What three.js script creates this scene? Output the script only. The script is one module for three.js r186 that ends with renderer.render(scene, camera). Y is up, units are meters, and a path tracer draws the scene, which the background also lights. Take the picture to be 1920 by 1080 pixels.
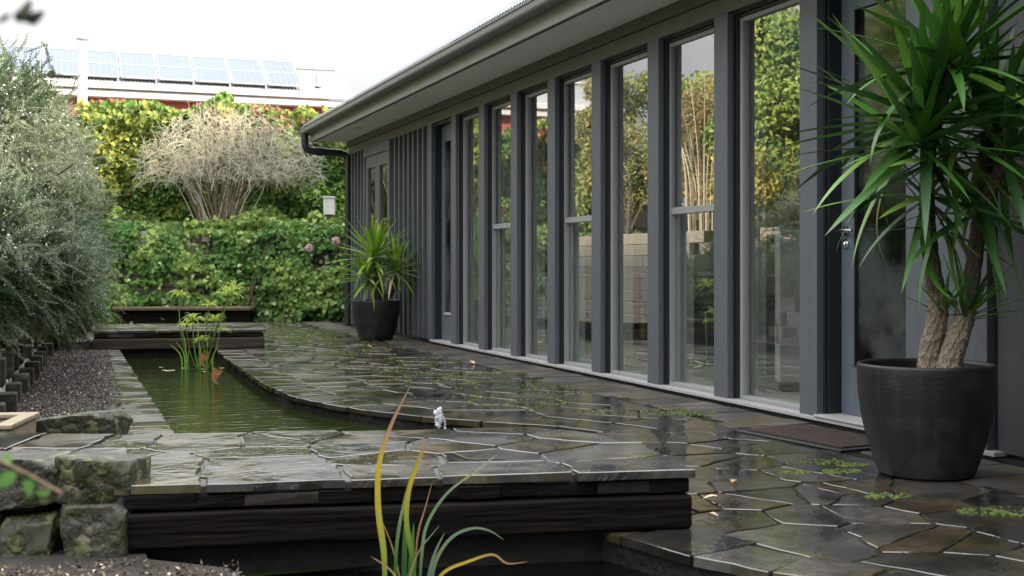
import * as THREE from 'three';
import { mergeGeometries } from 'three/addons/utils/BufferGeometryUtils.js';
import { RoundedBoxGeometry } from 'three/addons/geometries/RoundedBoxGeometry.js';

// ---------- camera, sky, sun, exposure ----------
const scene = new THREE.Scene();
const FL = 2300, TH = Math.atan(853 / FL), CS = Math.cos(TH), SN = Math.sin(TH), EYE = 0.82;
const camera = new THREE.PerspectiveCamera(2 * Math.atan(540 / FL) * 180 / Math.PI, 16 / 9, 0.05, 900);
camera.position.set(0, EYE, 0);
camera.rotation.y = -TH;                                   // level camera, turned 20 degrees towards the house
camera.setViewOffset(1920, 1080, 0, 43.5, 1920, 1080);     // lens shift: horizon a little above the middle
camera.focus = 5.6; camera.userData.fStop = 8;
scene.add(camera);

const renderer = new THREE.WebGLRenderer({ antialias: true });
renderer.toneMapping = THREE.LinearToneMapping;
renderer.toneMappingExposure = 2.8;
renderer.shadowMap.enabled = true;

// ---------- seeded noise ----------
function rng(seed) { let a = seed >>> 0; return () => { a = (a + 0x6D2B79F5) >>> 0; let t = a; t = Math.imul(t ^ (t >>> 15), t | 1); t ^= t + Math.imul(t ^ (t >>> 7), t | 61); return ((t ^ (t >>> 14)) >>> 0) / 4294967296; }; }
const R0 = rng(20240);
const rr = (a, b, r = R0) => a + (b - a) * r();
function hash(i, j, s) { let h = Math.imul(i | 0, 374761393) ^ Math.imul(j | 0, 668265263) ^ Math.imul(s | 0, 974634777); h = Math.imul(h ^ (h >>> 13), 1274126177); return ((h ^ (h >>> 16)) >>> 0) / 4294967296; }
function vnoise(x, y, s = 1, px = 0, py = 0) {
  const i = Math.floor(x), j = Math.floor(y), f = x - i, g = y - j, u = f * f * (3 - 2 * f), v = g * g * (3 - 2 * g);
  const w = (a, p) => (p ? ((a % p) + p) % p : a);
  const a = hash(w(i, px), w(j, py), s), b = hash(w(i + 1, px), w(j, py), s), c = hash(w(i, px), w(j + 1, py), s), d = hash(w(i + 1, px), w(j + 1, py), s);
  return a + (b - a) * u + (c - a) * v + (a - b - c + d) * u * v;
}
function fbm(x, y, o = 4, s = 1, px = 0, py = 0) { let t = 0, a = 0.5, n = 0; for (let k = 0; k < o; k++) { t += a * vnoise(x, y, s + k, px, py); n += a; x *= 2; y *= 2; px *= 2; py *= 2; a *= 0.5; } return t / n; }
const sm = (a, b, x) => { const t = Math.min(1, Math.max(0, (x - a) / (b - a))); return t * t * (3 - 2 * t); };

// sky: bright even overcast, a little brighter overhead
{
  const W = 256, H = 128, d = new Float32Array(W * H * 4);
  for (let j = 0; j < H; j++) for (let i = 0; i < W; i++) {
    const el = ((j + 0.5) / H - 0.5) * Math.PI, up = Math.sin(el), cl = fbm(i / 16, j / 7, 4, 5, 16, 0) - 0.5;
    const b = up > 0 ? 0.3 + 1.35 * up * sm(0.0, 0.4, up) + cl * 0.07 : 0.25;
    const k = (j * W + i) * 4; d[k] = b * 0.99; d[k + 1] = b; d[k + 2] = b * 1.015; d[k + 3] = 1;
  }
  const t = new THREE.DataTexture(d, W, H, THREE.RGBAFormat, THREE.FloatType);
  t.mapping = THREE.EquirectangularReflectionMapping; t.magFilter = THREE.LinearFilter; t.needsUpdate = true;
  scene.background = t; scene.environment = t;
}
const sun = new THREE.DirectionalLight(0xffeed4, 4.8);
sun.position.set(20, 11, 1.5); sun.target.position.set(0, 0, -12.5);   // low over the roof: the patio lies in the shade of the house
sun.castShadow = true; sun.shadow.radius = 10; sun.shadow.mapSize.set(2048, 2048);
Object.assign(sun.shadow.camera, { left: -25, right: 25, top: 25, bottom: -25, near: 1, far: 80 });
scene.add(sun, sun.target);

// ---------- helpers ----------
const V3 = (x, y, z) => new THREE.Vector3(x, y, z);
const back = (xc, y, zc) => V3(xc * CS + zc * SN, y, -(zc * CS - xc * SN));       // the garden's end runs 20 degrees off the house
const at = (px, py, zc) => back((px - 960) / FL * zc, EYE - (py - 496.5) / FL * zc, zc);
const names = {};
function numbered(n) { const k = names[n] = (names[n] ?? -1) + 1; return k ? n + '_' + String(k).padStart(3, '0') : n; }
function add(name, geo, m, parent) { const o = new THREE.Mesh(geo, m); o.name = name; o.castShadow = o.receiveShadow = true; parent.add(o); return o; }
function thing(name, label, category, pos = [0, 0, 0], turn = 0, group) {
  const o = new THREE.Group(); o.name = numbered(name); o.position.set(...pos); o.rotation.y = turn; o.userData = { label, category }; if (group) o.userData.group = group; scene.add(o); return o;
}
function struct(name, geo, m) { const o = add(numbered(name), geo, m, scene); o.userData.kind = 'structure'; return o; }
function boxUV(g, s = 1, ox = 0, oy = 0) {           // uv in metres by the face's main direction
  if (g.index) g = g.toNonIndexed();
  const p = g.attributes.position, uv = new Float32Array(p.count * 2), a = V3(), b = V3(), c = V3();
  for (let i = 0; i < p.count; i += 3) {
    a.fromBufferAttribute(p, i); b.fromBufferAttribute(p, i + 1).sub(a); c.fromBufferAttribute(p, i + 2).sub(a); b.cross(c);
    const x = Math.abs(b.x), y = Math.abs(b.y), z = Math.abs(b.z);
    for (let k = 0; k < 3; k++) {
      const q = i + k, X = p.getX(q), Y = p.getY(q), Z = p.getZ(q);
      const [u, v] = y >= x && y >= z ? [X, Z] : x >= z ? [Z, Y] : [X, Y];
      uv[q * 2] = u * s + ox; uv[q * 2 + 1] = v * s + oy;
    }
  }
  g.setAttribute('uv', new THREE.BufferAttribute(uv, 2)); return g;
}
function bx(x0, x1, y0, y1, z0, z1, r = 0.003) {     // box between limits with softened edges
  const w = x1 - x0, h = y1 - y0, d = z1 - z0, e = Math.min(r, w * 0.3, h * 0.3, d * 0.3);
  const g = e > 0.0005 ? new RoundedBoxGeometry(w, h, d, 1, e) : new THREE.BoxGeometry(w, h, d);
  g.translate((x0 + x1) / 2, (y0 + y1) / 2, (z0 + z1) / 2); return boxUV(g, 1, x0 * 3.1 + z0 * 1.7, y0 * 2.3 + z1);
}
const merge = (l) => mergeGeometries(l.map((g) => (g.index ? g.toNonIndexed() : g)).map((g) => { for (const k of Object.keys(g.attributes)) if (!['position', 'normal', 'uv'].includes(k)) g.deleteAttribute(k); if (!g.attributes.uv) boxUV(g); return g; }));
function tube(pts, r, seg = 12, rad = 7, r1 = r) {   // tapered tube
  const c = new THREE.CatmullRomCurve3(pts), g = new THREE.TubeGeometry(c, seg, 1, rad, false), p = g.attributes.position, u = V3();
  for (let i = 0; i <= seg; i++) { c.getPointAt(i / seg, u); const k = r + (r1 - r) * i / seg; for (let j = 0; j <= rad; j++) { const q = i * (rad + 1) + j; p.setXYZ(q, u.x + (p.getX(q) - u.x) * k, u.y + (p.getY(q) - u.y) * k, u.z + (p.getZ(q) - u.z) * k); } }
  const uv = g.attributes.uv, L = c.getLength(); for (let i = 0; i < uv.count; i++) uv.setXY(i, uv.getX(i) * L, uv.getY(i) * 6.28 * r);
  return g;
}
function bakeBack(g) { g.applyMatrix4(new THREE.Matrix4().makeRotationY(-TH)); return g; }

// ---------- textures ----------
function tex(n, fn, srgb = false, rep = 1) {
  const d = new Uint8Array(n * n * 4);
  for (let j = 0; j < n; j++) for (let i = 0; i < n; i++) { const v = fn(i / n, j / n), k = (j * n + i) * 4; if (typeof v === 'number') d[k] = d[k + 1] = d[k + 2] = Math.max(0, Math.min(255, v * 255)); else for (let c = 0; c < 3; c++) d[k + c] = Math.max(0, Math.min(255, v[c] * 255)); d[k + 3] = 255; }
  const t = new THREE.DataTexture(d, n, n); t.wrapS = t.wrapT = THREE.RepeatWrapping; t.magFilter = THREE.LinearFilter; t.minFilter = THREE.LinearMipmapLinearFilter; t.generateMipmaps = true; if (srgb) t.colorSpace = THREE.SRGBColorSpace; t.repeat.set(rep, rep); t.needsUpdate = true; return t;
}
const rep = (t, x, y = x) => { const c = t.clone(); c.repeat.set(x, y); c.needsUpdate = true; return c; };
const T = {
  rough: tex(512, (u, v) => 0.5 * fbm(u * 6, v * 6, 6, 11, 6, 6) + 0.5 * fbm(u * 24, v * 24, 3, 31, 24, 24)),
  cloud: tex(256, (u, v) => sm(0.3, 0.72, fbm(u * 4, v * 4, 5, 51, 4, 4))),
  grainV: tex(512, (u, v) => fbm(u * 48, v * 3, 4, 71, 48, 3)),
  grainH: tex(512, (u, v) => fbm(u * 3, v * 48, 4, 72, 3, 48)),
  fine: tex(512, (u, v) => 0.75 + 0.25 * fbm(u * 40, v * 40, 4, 91, 40, 40)),
  stone: tex(512, (u, v) => { const a = fbm(u * 5, v * 5, 5, 101, 5, 5), b = fbm(u * 30, v * 30, 3, 111, 30, 30), c = sm(0.5, 0.75, fbm(u * 4, v * 4, 4, 121, 4, 4)); const k = 0.45 + 0.55 * a * (0.6 + 0.8 * b); return [k * (1 - 0.02 * c) + 0.10 * c, k * (1 - 0.05 * c) + 0.05 * c, k * (1 - 0.28 * c)]; }, true),
  wet: tex(256, (u, v) => 0.55 + 0.45 * sm(0.25, 0.55, fbm(u * 5, v * 5, 4, 131, 5, 5))),
  paint: tex(512, (u, v) => 0.8 + 0.14 * fbm(u * 60, v * 2, 4, 311, 60, 2) + 0.1 * fbm(u * 7, v * 5, 4, 321, 7, 5) - 0.25 * sm(0.72, 0.8, fbm(u * 90, v * 90, 2, 331, 90, 90))),
  slateBump: tex(512, (u, v) => 0.62 * fbm(u * 6, v * 6, 3, 231, 6, 6) + 0.28 * fbm(u * 26, v * 26, 3, 241, 26, 26) + 0.1 * fbm(u * 90, v * 90, 2, 251, 90, 90)),
  wetRough: tex(256, (u, v) => 0.26 + 0.74 * sm(0.45, 0.62, fbm(u * 4, v * 4, 5, 261, 4, 4))),
  potDust: tex(512, (u, v) => { const s = sm(0.5, 0.8, fbm(u * 40, v * 2.5, 4, 271, 40, 0)), c = sm(0.5, 0.75, fbm(u * 8, v * 6, 5, 281, 8, 6)), d = sm(0.16, 0.0, v) * fbm(u * 20, v * 12, 3, 291, 20, 12); const k = 0.5 + 0.18 * s + 0.25 * c; return [k + 0.35 * d, k + 0.27 * d, k + 0.14 * d]; }, true),
  moss: tex(512, (u, v) => { const a = fbm(u * 6, v * 6, 5, 141, 6, 6), b = fbm(u * 40, v * 40, 3, 151, 40, 40), m = sm(0.48, 0.6, a), l = sm(0.6, 0.72, fbm(u * 9, v * 9, 4, 161, 9, 9)); const k = 0.22 + 0.5 * b; return [k * 0.8 + 0.28 * l - 0.06 * m, k * 0.78 + 0.27 * l + 0.0 * m, k * 0.72 + 0.22 * l - 0.14 * m]; }, true),
  rock: tex(512, (u, v) => { const a = fbm(u * 5, v * 5, 6, 171, 5, 5), b = Math.abs(fbm(u * 8, v * 8, 5, 181, 8, 8) - 0.5) * 2; return 0.6 * a + 0.4 * sm(0, 0.3, b); }),
  ripple: tex(512, (u, v) => 0.5 * fbm(u * 5, v * 14, 3, 191, 5, 14) + 0.5 * fbm(u * 9, v * 26, 3, 195, 9, 26)),
  bark: tex(256, (u, v) => { const a = fbm(u * 20, v * 6, 4, 201, 20, 6); return sm(0.25, 0.7, a); }),
  timber: tex(512, (u, v) => { const g = fbm(u * 2, v * 36, 4, 211, 2, 36), c = sm(0.55, 0.75, fbm(u * 4, v * 6, 4, 221, 4, 6)); const k = 0.3 + 0.6 * g; return [k + 0.2 * c, k * 0.93 + 0.15 * c, k * 0.84 + 0.07 * c]; }, true),
};
const lin = (r, g, b) => new THREE.Color().setRGB(r, g, b);
function std(c, o = {}) { return new THREE.MeshStandardMaterial({ color: Array.isArray(c) ? lin(...c) : c, roughness: 0.7, ...o }); }
function phy(c, o = {}) { return new THREE.MeshPhysicalMaterial({ color: Array.isArray(c) ? lin(...c) : c, roughness: 0.7, ...o }); }
function leafMat(c, o = {}) { return phy(c, { roughness: 0.95, transmission: 0.4, thickness: 0, side: THREE.DoubleSide, specularIntensity: 0.5, ...o }); }

const paint = { map: T.paint, bumpMap: T.grainV, bumpScale: 0.0022, roughnessMap: T.fine };
const M = {
  post: std([0.094, 0.106, 0.124], { ...paint, roughness: 0.62 }),
  board: std([0.055, 0.062, 0.07], { ...paint, roughness: 0.66 }),
  batten: std([0.092, 0.102, 0.114], { ...paint, roughness: 0.66 }),
  black: std([0.014, 0.015, 0.018], { roughness: 0.5 }),
  frame: std([0.26, 0.27, 0.27], { roughness: 0.5 }),
  door: std([0.11, 0.135, 0.165], { ...paint, roughness: 0.5 }),
  sill: std([0.42, 0.4, 0.41], { map: T.fine, roughness: 0.55, bumpMap: T.grainV, bumpScale: 0.001 }),
  lining: std([0.42, 0.45, 0.42], { roughness: 0.6 }),
  fascia: std([0.31, 0.315, 0.305], { map: T.fine, roughness: 0.55 }),
  frieze: std([0.09, 0.09, 0.085], { roughness: 0.7 }),
  header: std([0.11, 0.116, 0.112], { ...paint, roughness: 0.6 }),
  soffit: std([0.8, 0.8, 0.78], { roughness: 0.8, map: T.fine }),
  gutter: std([0.19, 0.195, 0.2], { roughness: 0.45, metalness: 0.2, map: T.fine }),
  guard: std([0.34, 0.35, 0.36], { roughness: 0.5, metalness: 0.3 }),
  roofing: std([0.3, 0.31, 0.32], { roughness: 0.5, metalness: 0.3, map: T.fine }),
  pipe: std([0.02, 0.022, 0.027], { roughness: 0.4 }),
  glass: phy([0.93, 0.97, 0.95], { roughness: 0.0, transmission: 1, thickness: 0, ior: 4.4 }),
  obscure: phy([0.05, 0.06, 0.058], { roughness: 0.06, clearcoat: 0.5, clearcoatRoughness: 0.03, map: T.cloud }),
  chrome: std([0.75, 0.76, 0.78], { roughness: 0.18, metalness: 1 }),
  mortar: phy([0.085, 0.08, 0.068], { map: T.moss, bumpMap: T.rough, bumpScale: 0.01, roughness: 0.75, specularIntensity: 0.5 }),
  deckMortar: phy([0.12, 0.113, 0.1], { map: T.rough, bumpMap: T.rough, bumpScale: 0.01, roughness: 0.6 }),
  timber: phy([0.011, 0.0085, 0.0065], { map: T.timber, bumpMap: T.grainH, bumpScale: 0.008, roughness: 0.7, specularIntensity: 0.35 }),
  ochre: std([0.075, 0.045, 0.024], { map: T.moss, bumpMap: T.rock, bumpScale: 0.008, roughness: 0.7 }),
  cribMid: std([0.22, 0.2, 0.165], { map: T.moss, bumpMap: T.rock, bumpScale: 0.006, roughness: 0.85 }),
  farTimber: std([0.075, 0.058, 0.043], { map: T.timber, bumpMap: T.grainH, bumpScale: 0.006, roughness: 0.7 }),
  oldTimber: std([0.3, 0.235, 0.18], { map: T.timber, bumpMap: T.grainH, bumpScale: 0.006, roughness: 0.75 }),
  water: phy([0.014, 0.021, 0.005], { roughness: 0.015, ior: 1.33, bumpMap: rep(T.ripple, 0.8, 1.2), bumpScale: 0.005 }),
  stillWater: phy([0.003, 0.003, 0.003], { roughness: 0.02, ior: 1.33, bumpMap: rep(T.ripple, 0.8), bumpScale: 0.0015 }),
  riser: std([0.012, 0.011, 0.009], { map: T.rough, bumpMap: T.rough, bumpScale: 0.02, roughness: 0.8 }),
  soil: std([0.05, 0.04, 0.032], { map: T.rough, bumpMap: T.rough, bumpScale: 0.03, roughness: 0.8 }),
  gravelBed: phy([0.028, 0.022, 0.018], { map: T.rough, bumpMap: rep(T.rough, 3), bumpScale: 0.012, roughness: 0.5, clearcoat: 0.5, clearcoatRoughness: 0.2 }),
  crib: std([0.42, 0.385, 0.325], { map: T.fine, bumpMap: T.rough, bumpScale: 0.006, roughness: 0.85 }),
  cribDark: std([0.11, 0.105, 0.085], { map: T.moss, bumpMap: T.rock, bumpScale: 0.008, roughness: 0.85 }),
  rock: phy([0.27, 0.26, 0.21], { map: T.moss, bumpMap: T.rock, bumpScale: 0.012, roughness: 0.65, clearcoat: 0.25, clearcoatRoughness: 0.35 }),
  sandstone: phy([0.33, 0.265, 0.185], { map: T.fine, bumpMap: T.rough, bumpScale: 0.004, roughness: 0.6, clearcoat: 0.4, clearcoatRoughness: 0.3 }),
  pot: phy([0.03, 0.032, 0.037], { map: T.potDust, bumpMap: rep(T.rough, 2), bumpScale: 0.002, roughness: 0.55, roughnessMap: T.fine }),
  bark: std([0.27, 0.215, 0.155], { map: T.fine, bumpMap: T.bark, bumpScale: 0.012, roughness: 0.9 }),
  darkBark: std([0.09, 0.07, 0.05], { bumpMap: T.bark, bumpScale: 0.01, roughness: 0.9 }),
  twig: std([0.2, 0.145, 0.095], { roughness: 0.85 }),
  twigMid: std([0.4, 0.36, 0.24], { roughness: 0.85 }),
  twigPale: std([0.46, 0.44, 0.36], { roughness: 0.85 }),
  mat: std([0.085, 0.055, 0.045], { bumpMap: rep(T.fine, 6), bumpScale: 0.01, map: rep(T.rough, 3), roughness: 0.95 }),
  rubber: std([0.03, 0.033, 0.038], { roughness: 0.45 }),
  red: std([0.5, 0.13, 0.115], { roughness: 0.8, map: T.fine }),
  white: std([0.8, 0.8, 0.79], { roughness: 0.5, map: T.fine }),
  zinc: std([0.36, 0.37, 0.38], { roughness: 0.45, metalness: 0.3 }),
  cell: phy([0.04, 0.065, 0.12], { roughness: 0.35, clearcoat: 0.35, clearcoatRoughness: 0.15 }),
  alu: std([0.42, 0.45, 0.5], { roughness: 0.4, metalness: 0.5 }),
  plaster: std([0.8, 0.8, 0.78], { roughness: 0.9 }),
  floor: phy([0.6, 0.61, 0.6], { roughness: 0.45, map: T.fine, clearcoat: 0.3, clearcoatRoughness: 0.2 }),
  brass: std([0.55, 0.42, 0.16], { metalness: 1, roughness: 0.3 }),
  globe: std([0.85, 0.85, 0.83], { roughness: 0.3 }),
  fence: std([0.11, 0.08, 0.06], { map: T.fine, bumpMap: T.grainV, bumpScale: 0.004, roughness: 0.85 }),
  splash: phy([0.95, 0.97, 1], { roughness: 0.08, transmission: 0.55, thickness: 0.01, ior: 1.33 }),
  deadLeaf: std([0.4, 0.22, 0.08], { roughness: 0.6, side: THREE.DoubleSide }),
  paleLeaf: std([0.62, 0.5, 0.3], { roughness: 0.6, side: THREE.DoubleSide }),
};
const wetStone = (c, o = {}) => phy(c, { map: T.stone, bumpMap: T.slateBump, bumpScale: 0.0032, roughness: 0.25, roughnessMap: T.wetRough, ior: 1.8, ...o });
const slate = [[0.045, 0.042, 0.037], [0.066, 0.06, 0.05], [0.034, 0.033, 0.032], [0.085, 0.066, 0.042], [0.055, 0.053, 0.045], [0.1, 0.092, 0.08]].map((c) => wetStone(c));
const drySlate = [[0.13, 0.12, 0.115], [0.1, 0.092, 0.088], [0.15, 0.138, 0.13]].map((c) => phy(c, { map: T.stone, bumpMap: T.slateBump, bumpScale: 0.004, roughness: 0.5, specularIntensity: 0.6 }));
const palerSlate = [[0.16, 0.157, 0.15], [0.12, 0.118, 0.114], [0.14, 0.122, 0.095], [0.09, 0.086, 0.08]].map((c) => wetStone(c.map((x) => x * 0.72), { bumpScale: 0.0052, roughness: 0.26, ior: 1.95 }));

// ---------- stones ----------
function clip(poly, nx, nz, d) {                      // keep nx*x+nz*z <= d
  const o = [];
  for (let i = 0; i < poly.length; i++) {
    const a = poly[i], b = poly[(i + 1) % poly.length], da = nx * a[0] + nz * a[1] - d, db = nx * b[0] + nz * b[1] - d;
    if (da <= 0) o.push(a);
    if (da * db < 0) { const t = da / (da - db); o.push([a[0] + (b[0] - a[0]) * t, a[1] + (b[1] - a[1]) * t]); }
  }
  return o;
}
const area = (p) => Math.abs(p.reduce((s, a, i) => { const b = p[(i + 1) % p.length]; return s + a[0] * b[1] - a[1] * b[0]; }, 0) / 2);
const cen = (p) => [p.reduce((s, a) => s + a[0], 0) / p.length, p.reduce((s, a) => s + a[1], 0) / p.length];
function slab(poly, y, th, r, { bevel = 0.003, tilt = 0.009, step = 0.07, jag = 0.009 } = {}) {
  let s = 0; poly.forEach((a, i) => { const b = poly[(i + 1) % poly.length]; s += a[0] * b[1] - a[1] * b[0]; }); if (s < 0) poly = poly.slice().reverse();
  const out = [];
  poly.forEach((a, i) => { const b = poly[(i + 1) % poly.length], L = Math.hypot(b[0] - a[0], b[1] - a[1]), n = Math.max(1, Math.round(L / step)); for (let k = 0; k < n; k++) { const t = k / n, j = k ? rr(-jag, jag, r) : 0; out.push([a[0] + (b[0] - a[0]) * t + (b[1] - a[1]) / L * j, a[1] + (b[1] - a[1]) * t - (b[0] - a[0]) / L * j]); } });
  const c = cen(out), tx = rr(-tilt, tilt, r), tz = rr(-tilt, tilt, r), dy = rr(-0.0025, 0.0025, r), Y = (p, e) => y + dy + (p[0] - c[0]) * tx + (p[1] - c[1]) * tz - e;
  const inn = out.map((p) => { const dx = c[0] - p[0], dz = c[1] - p[1], L = Math.hypot(dx, dz), k = Math.min(0.3, bevel * 1.3 / L); return [p[0] + dx * k, p[1] + dz * k]; });
  const P = [], U = [], ox = r() * 5, oz = r() * 5, an = r() * 6.28, ca = Math.cos(an), sa = Math.sin(an), push = (p, yy) => { P.push(p[0], yy, p[1]); U.push(ox + (p[0] * ca - p[1] * sa) * 1.3, oz + (p[0] * sa + p[1] * ca) * 1.3 + (y - yy)); };
  const n = out.length;
  for (let i = 0; i < n; i++) {
    const j = (i + 1) % n;
    push(c, Y(c, 0)); push(inn[j], Y(inn[j], 0)); push(inn[i], Y(inn[i], 0));
    push(inn[i], Y(inn[i], 0)); push(inn[j], Y(inn[j], 0)); push(out[j], Y(out[j], bevel * 0.8)); push(inn[i], Y(inn[i], 0)); push(out[j], Y(out[j], bevel * 0.8)); push(out[i], Y(out[i], bevel * 0.8));
    push(out[i], Y(out[i], bevel * 0.8)); push(out[j], Y(out[j], bevel * 0.8)); push(out[j], y - th); push(out[i], Y(out[i], bevel * 0.8)); push(out[j], y - th); push(out[i], y - th);
  }
  const g = new THREE.BufferGeometry(); g.setAttribute('position', new THREE.Float32BufferAttribute(P, 3)); g.setAttribute('uv', new THREE.Float32BufferAttribute(U, 2)); g.computeVertexNormals(); return g;
}
function voronoi(seeds, gap, limits, reach = 0.9) {
  return seeds.map((s, i) => {
    let p = [[s[0] - reach, s[1] - reach], [s[0] + reach, s[1] - reach], [s[0] + reach, s[1] + reach], [s[0] - reach, s[1] + reach]];
    for (let j = 0; j < seeds.length && p.length > 2; j++) {
      const q = seeds[j]; if (j === i) continue; const dx = q[0] - s[0], dz = q[1] - s[1], L = Math.hypot(dx, dz); if (L > reach * 2) continue;
      p = clip(p, dx / L, dz / L, (dx * (s[0] + q[0]) / 2 + dz * (s[1] + q[1]) / 2) / L - gap / 2);
    }
    for (const [nx, nz, d] of limits(s)) if (p.length > 2) p = clip(p, nx, nz, d);
    return p;
  });
}
// pond edge of the patio, from the far end to behind the camera
const edgeCurve = new THREE.CatmullRomCurve3([[2.25, -18.2], [2.0, -16.2], [1.72, -14], [1.52, -12.8], [1.44, -11.6], [1.39, -10], [1.366, -8.83], [1.372, -8.2], [1.413, -7.64], [1.53, -7.18], [1.69, -6.74], [1.91, -6.35], [2.13, -6.05], [2.42, -5.8], [2.55, -5.45], [2.25, -4.98], [1.85, -4.6], [1.66, -4.1], [1.58, -3.6], [1.629, -3.37], [1.714, -3.03], [1.842, -2.776], [2.1, -2.3], [2.4, -1.6], [2.6, -0.5], [2.7, 2]].map(([x, z]) => V3(x, 0, z)), false, 'catmullrom', 0.5);
const EP = edgeCurve.getSpacedPoints(260).map((p) => [p.x, p.z]);
function nearEdge(x, z) { let b = 1e9, k = 0; for (let i = 0; i < EP.length; i++) { const d = (EP[i][0] - x) ** 2 + (EP[i][1] - z) ** 2; if (d < b) { b = d; k = i; } } const a = EP[Math.max(0, k - 1)], c = EP[Math.min(EP.length - 1, k + 1)], tx = c[0] - a[0], tz = c[1] - a[1], L = Math.hypot(tx, tz), nx = tz / L, nz = -tx / L; return { p: EP[k], nx, nz, d: (x - EP[k][0]) * nx + (z - EP[k][1]) * nz }; }
const WALLX = 3.69;

// ---------- ground, pond, patio ----------
struct('ground', boxUV(new THREE.BoxGeometry(800, 0.2, 800).translate(0, -0.62, 0)), M.soil);
{
  // bed of the patio: mortar level, cut along the pond
  const sh = new THREE.Shape(); sh.moveTo(EP[0][0], -EP[0][1]); EP.forEach(([x, z]) => sh.lineTo(x, -z)); sh.lineTo(9, -2); sh.lineTo(9, 18.2); sh.closePath();
  const g = new THREE.ExtrudeGeometry(sh, { depth: 0.5, bevelEnabled: false }); g.rotateX(-Math.PI / 2); g.translate(0, -0.5 - 0.007, 0);
  var patio = struct('patio', boxUV(g, 2), [M.mortar, M.riser]);
}
{
  const g = new THREE.PlaneGeometry(3.4, 15.2, 1, 1).rotateX(-Math.PI / 2); g.translate(1.5, -0.085, -11.2); boxUV(g);
  struct('water', boxUV(g), M.water);
  const f = new THREE.PlaneGeometry(4.4, 6, 1, 1).rotateX(-Math.PI / 2); f.translate(1.2, -0.1, -0.62);
  struct('water', boxUV(f), M.stillWater);
}
const stoneSmall = [];
{
  const r = rng(77), cells = [];
  // edge course along the pond
  let L = 0; const total = edgeCurve.getLength();
  while (L < total - 0.4) {
    const w = rr(0.2, 0.46, r), a = edgeCurve.getPointAt(L / total), b = edgeCurve.getPointAt(Math.min(1, (L + w - 0.012) / total)), na = nearEdge(a.x, a.z), nb = nearEdge(b.x, b.z), d = rr(0.2, 0.27, r), o = rr(0.012, 0.032, r), sk = rr(-0.03, 0.03, r);
    cells.push({ p: [[a.x - na.nx * o, a.z - na.nz * o], [b.x - nb.nx * o, b.z - nb.nz * o], [b.x + nb.nx * d - nb.nz * sk, b.z + nb.nz * d + nb.nx * sk], [a.x + na.nx * d, a.z + na.nz * d]], kind: 'edge' });
    L += w;
  }
  // courses of narrow stones against the house
  for (let z = -17.6; z < 0.5;) { const w = rr(0.12, 0.22, r), x0 = 3.27 + rr(-0.1, 0.05, r), sk = rr(-0.02, 0.02, r); cells.push({ p: [[x0, z + 0.006 + sk], [3.648, z + 0.006], [3.648, z + w - 0.006], [x0, z + w - 0.006 + sk]], kind: 'dry' }); z += w; }
  // crazy paving between
  const seeds = [];
  for (let z = -17.6; z < 0.6; z += 0.215) for (let x = 1.3; x < 3.25; x += 0.265) { if (r() < 0.13) continue; const q = [x + rr(-0.15, 0.15, r) + (Math.round(z / 0.215) % 2 ? 0.14 : 0), z + rr(-0.12, 0.12, r)]; if (q[0] > 3.12) continue; if (nearEdge(...q).d > 0.36) seeds.push(q); }
  voronoi(seeds, 0.013, (s) => { const e = nearEdge(...s), d0 = 0.25; return [[1, 0, 3.2], [-e.nx, -e.nz, -(e.nx * e.p[0] + e.nz * e.p[1]) - d0]]; }, 0.6).forEach((p, i) => { if (p.length > 2 && area(p) > 0.012) cells.push({ p, kind: 'crazy' }); });
  const dist = (c) => { const q = cen(c.p); return Math.hypot(q[0], q[1]) + (Math.atan2(q[0], -q[1]) > 0.85 || q[1] > -2 ? 50 : 0); };
  cells.sort((a, b) => dist(a) - dist(b));
  const far = [[], []];
  cells.forEach((c, i) => {
    const wet = c.kind !== 'dry', g = slab(c.p, 0, 0.03, r, c.kind === 'edge' ? { tilt: 0.012 } : {});
    const m = wet ? slate[Math.floor(r() * slate.length)] : drySlate[Math.floor(r() * 3)];
    if (i < 290) add('paving_stone', g, m, patio); else far[wet ? 0 : 1].push(g);
  });
  far.forEach((l, i) => { if (!l.length) return; const o = add('distant_paving', merge(l), i ? drySlate[0] : slate[1], patio); o.userData.kind = 'stuff'; });
  var patioCells = cells;
}
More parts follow.
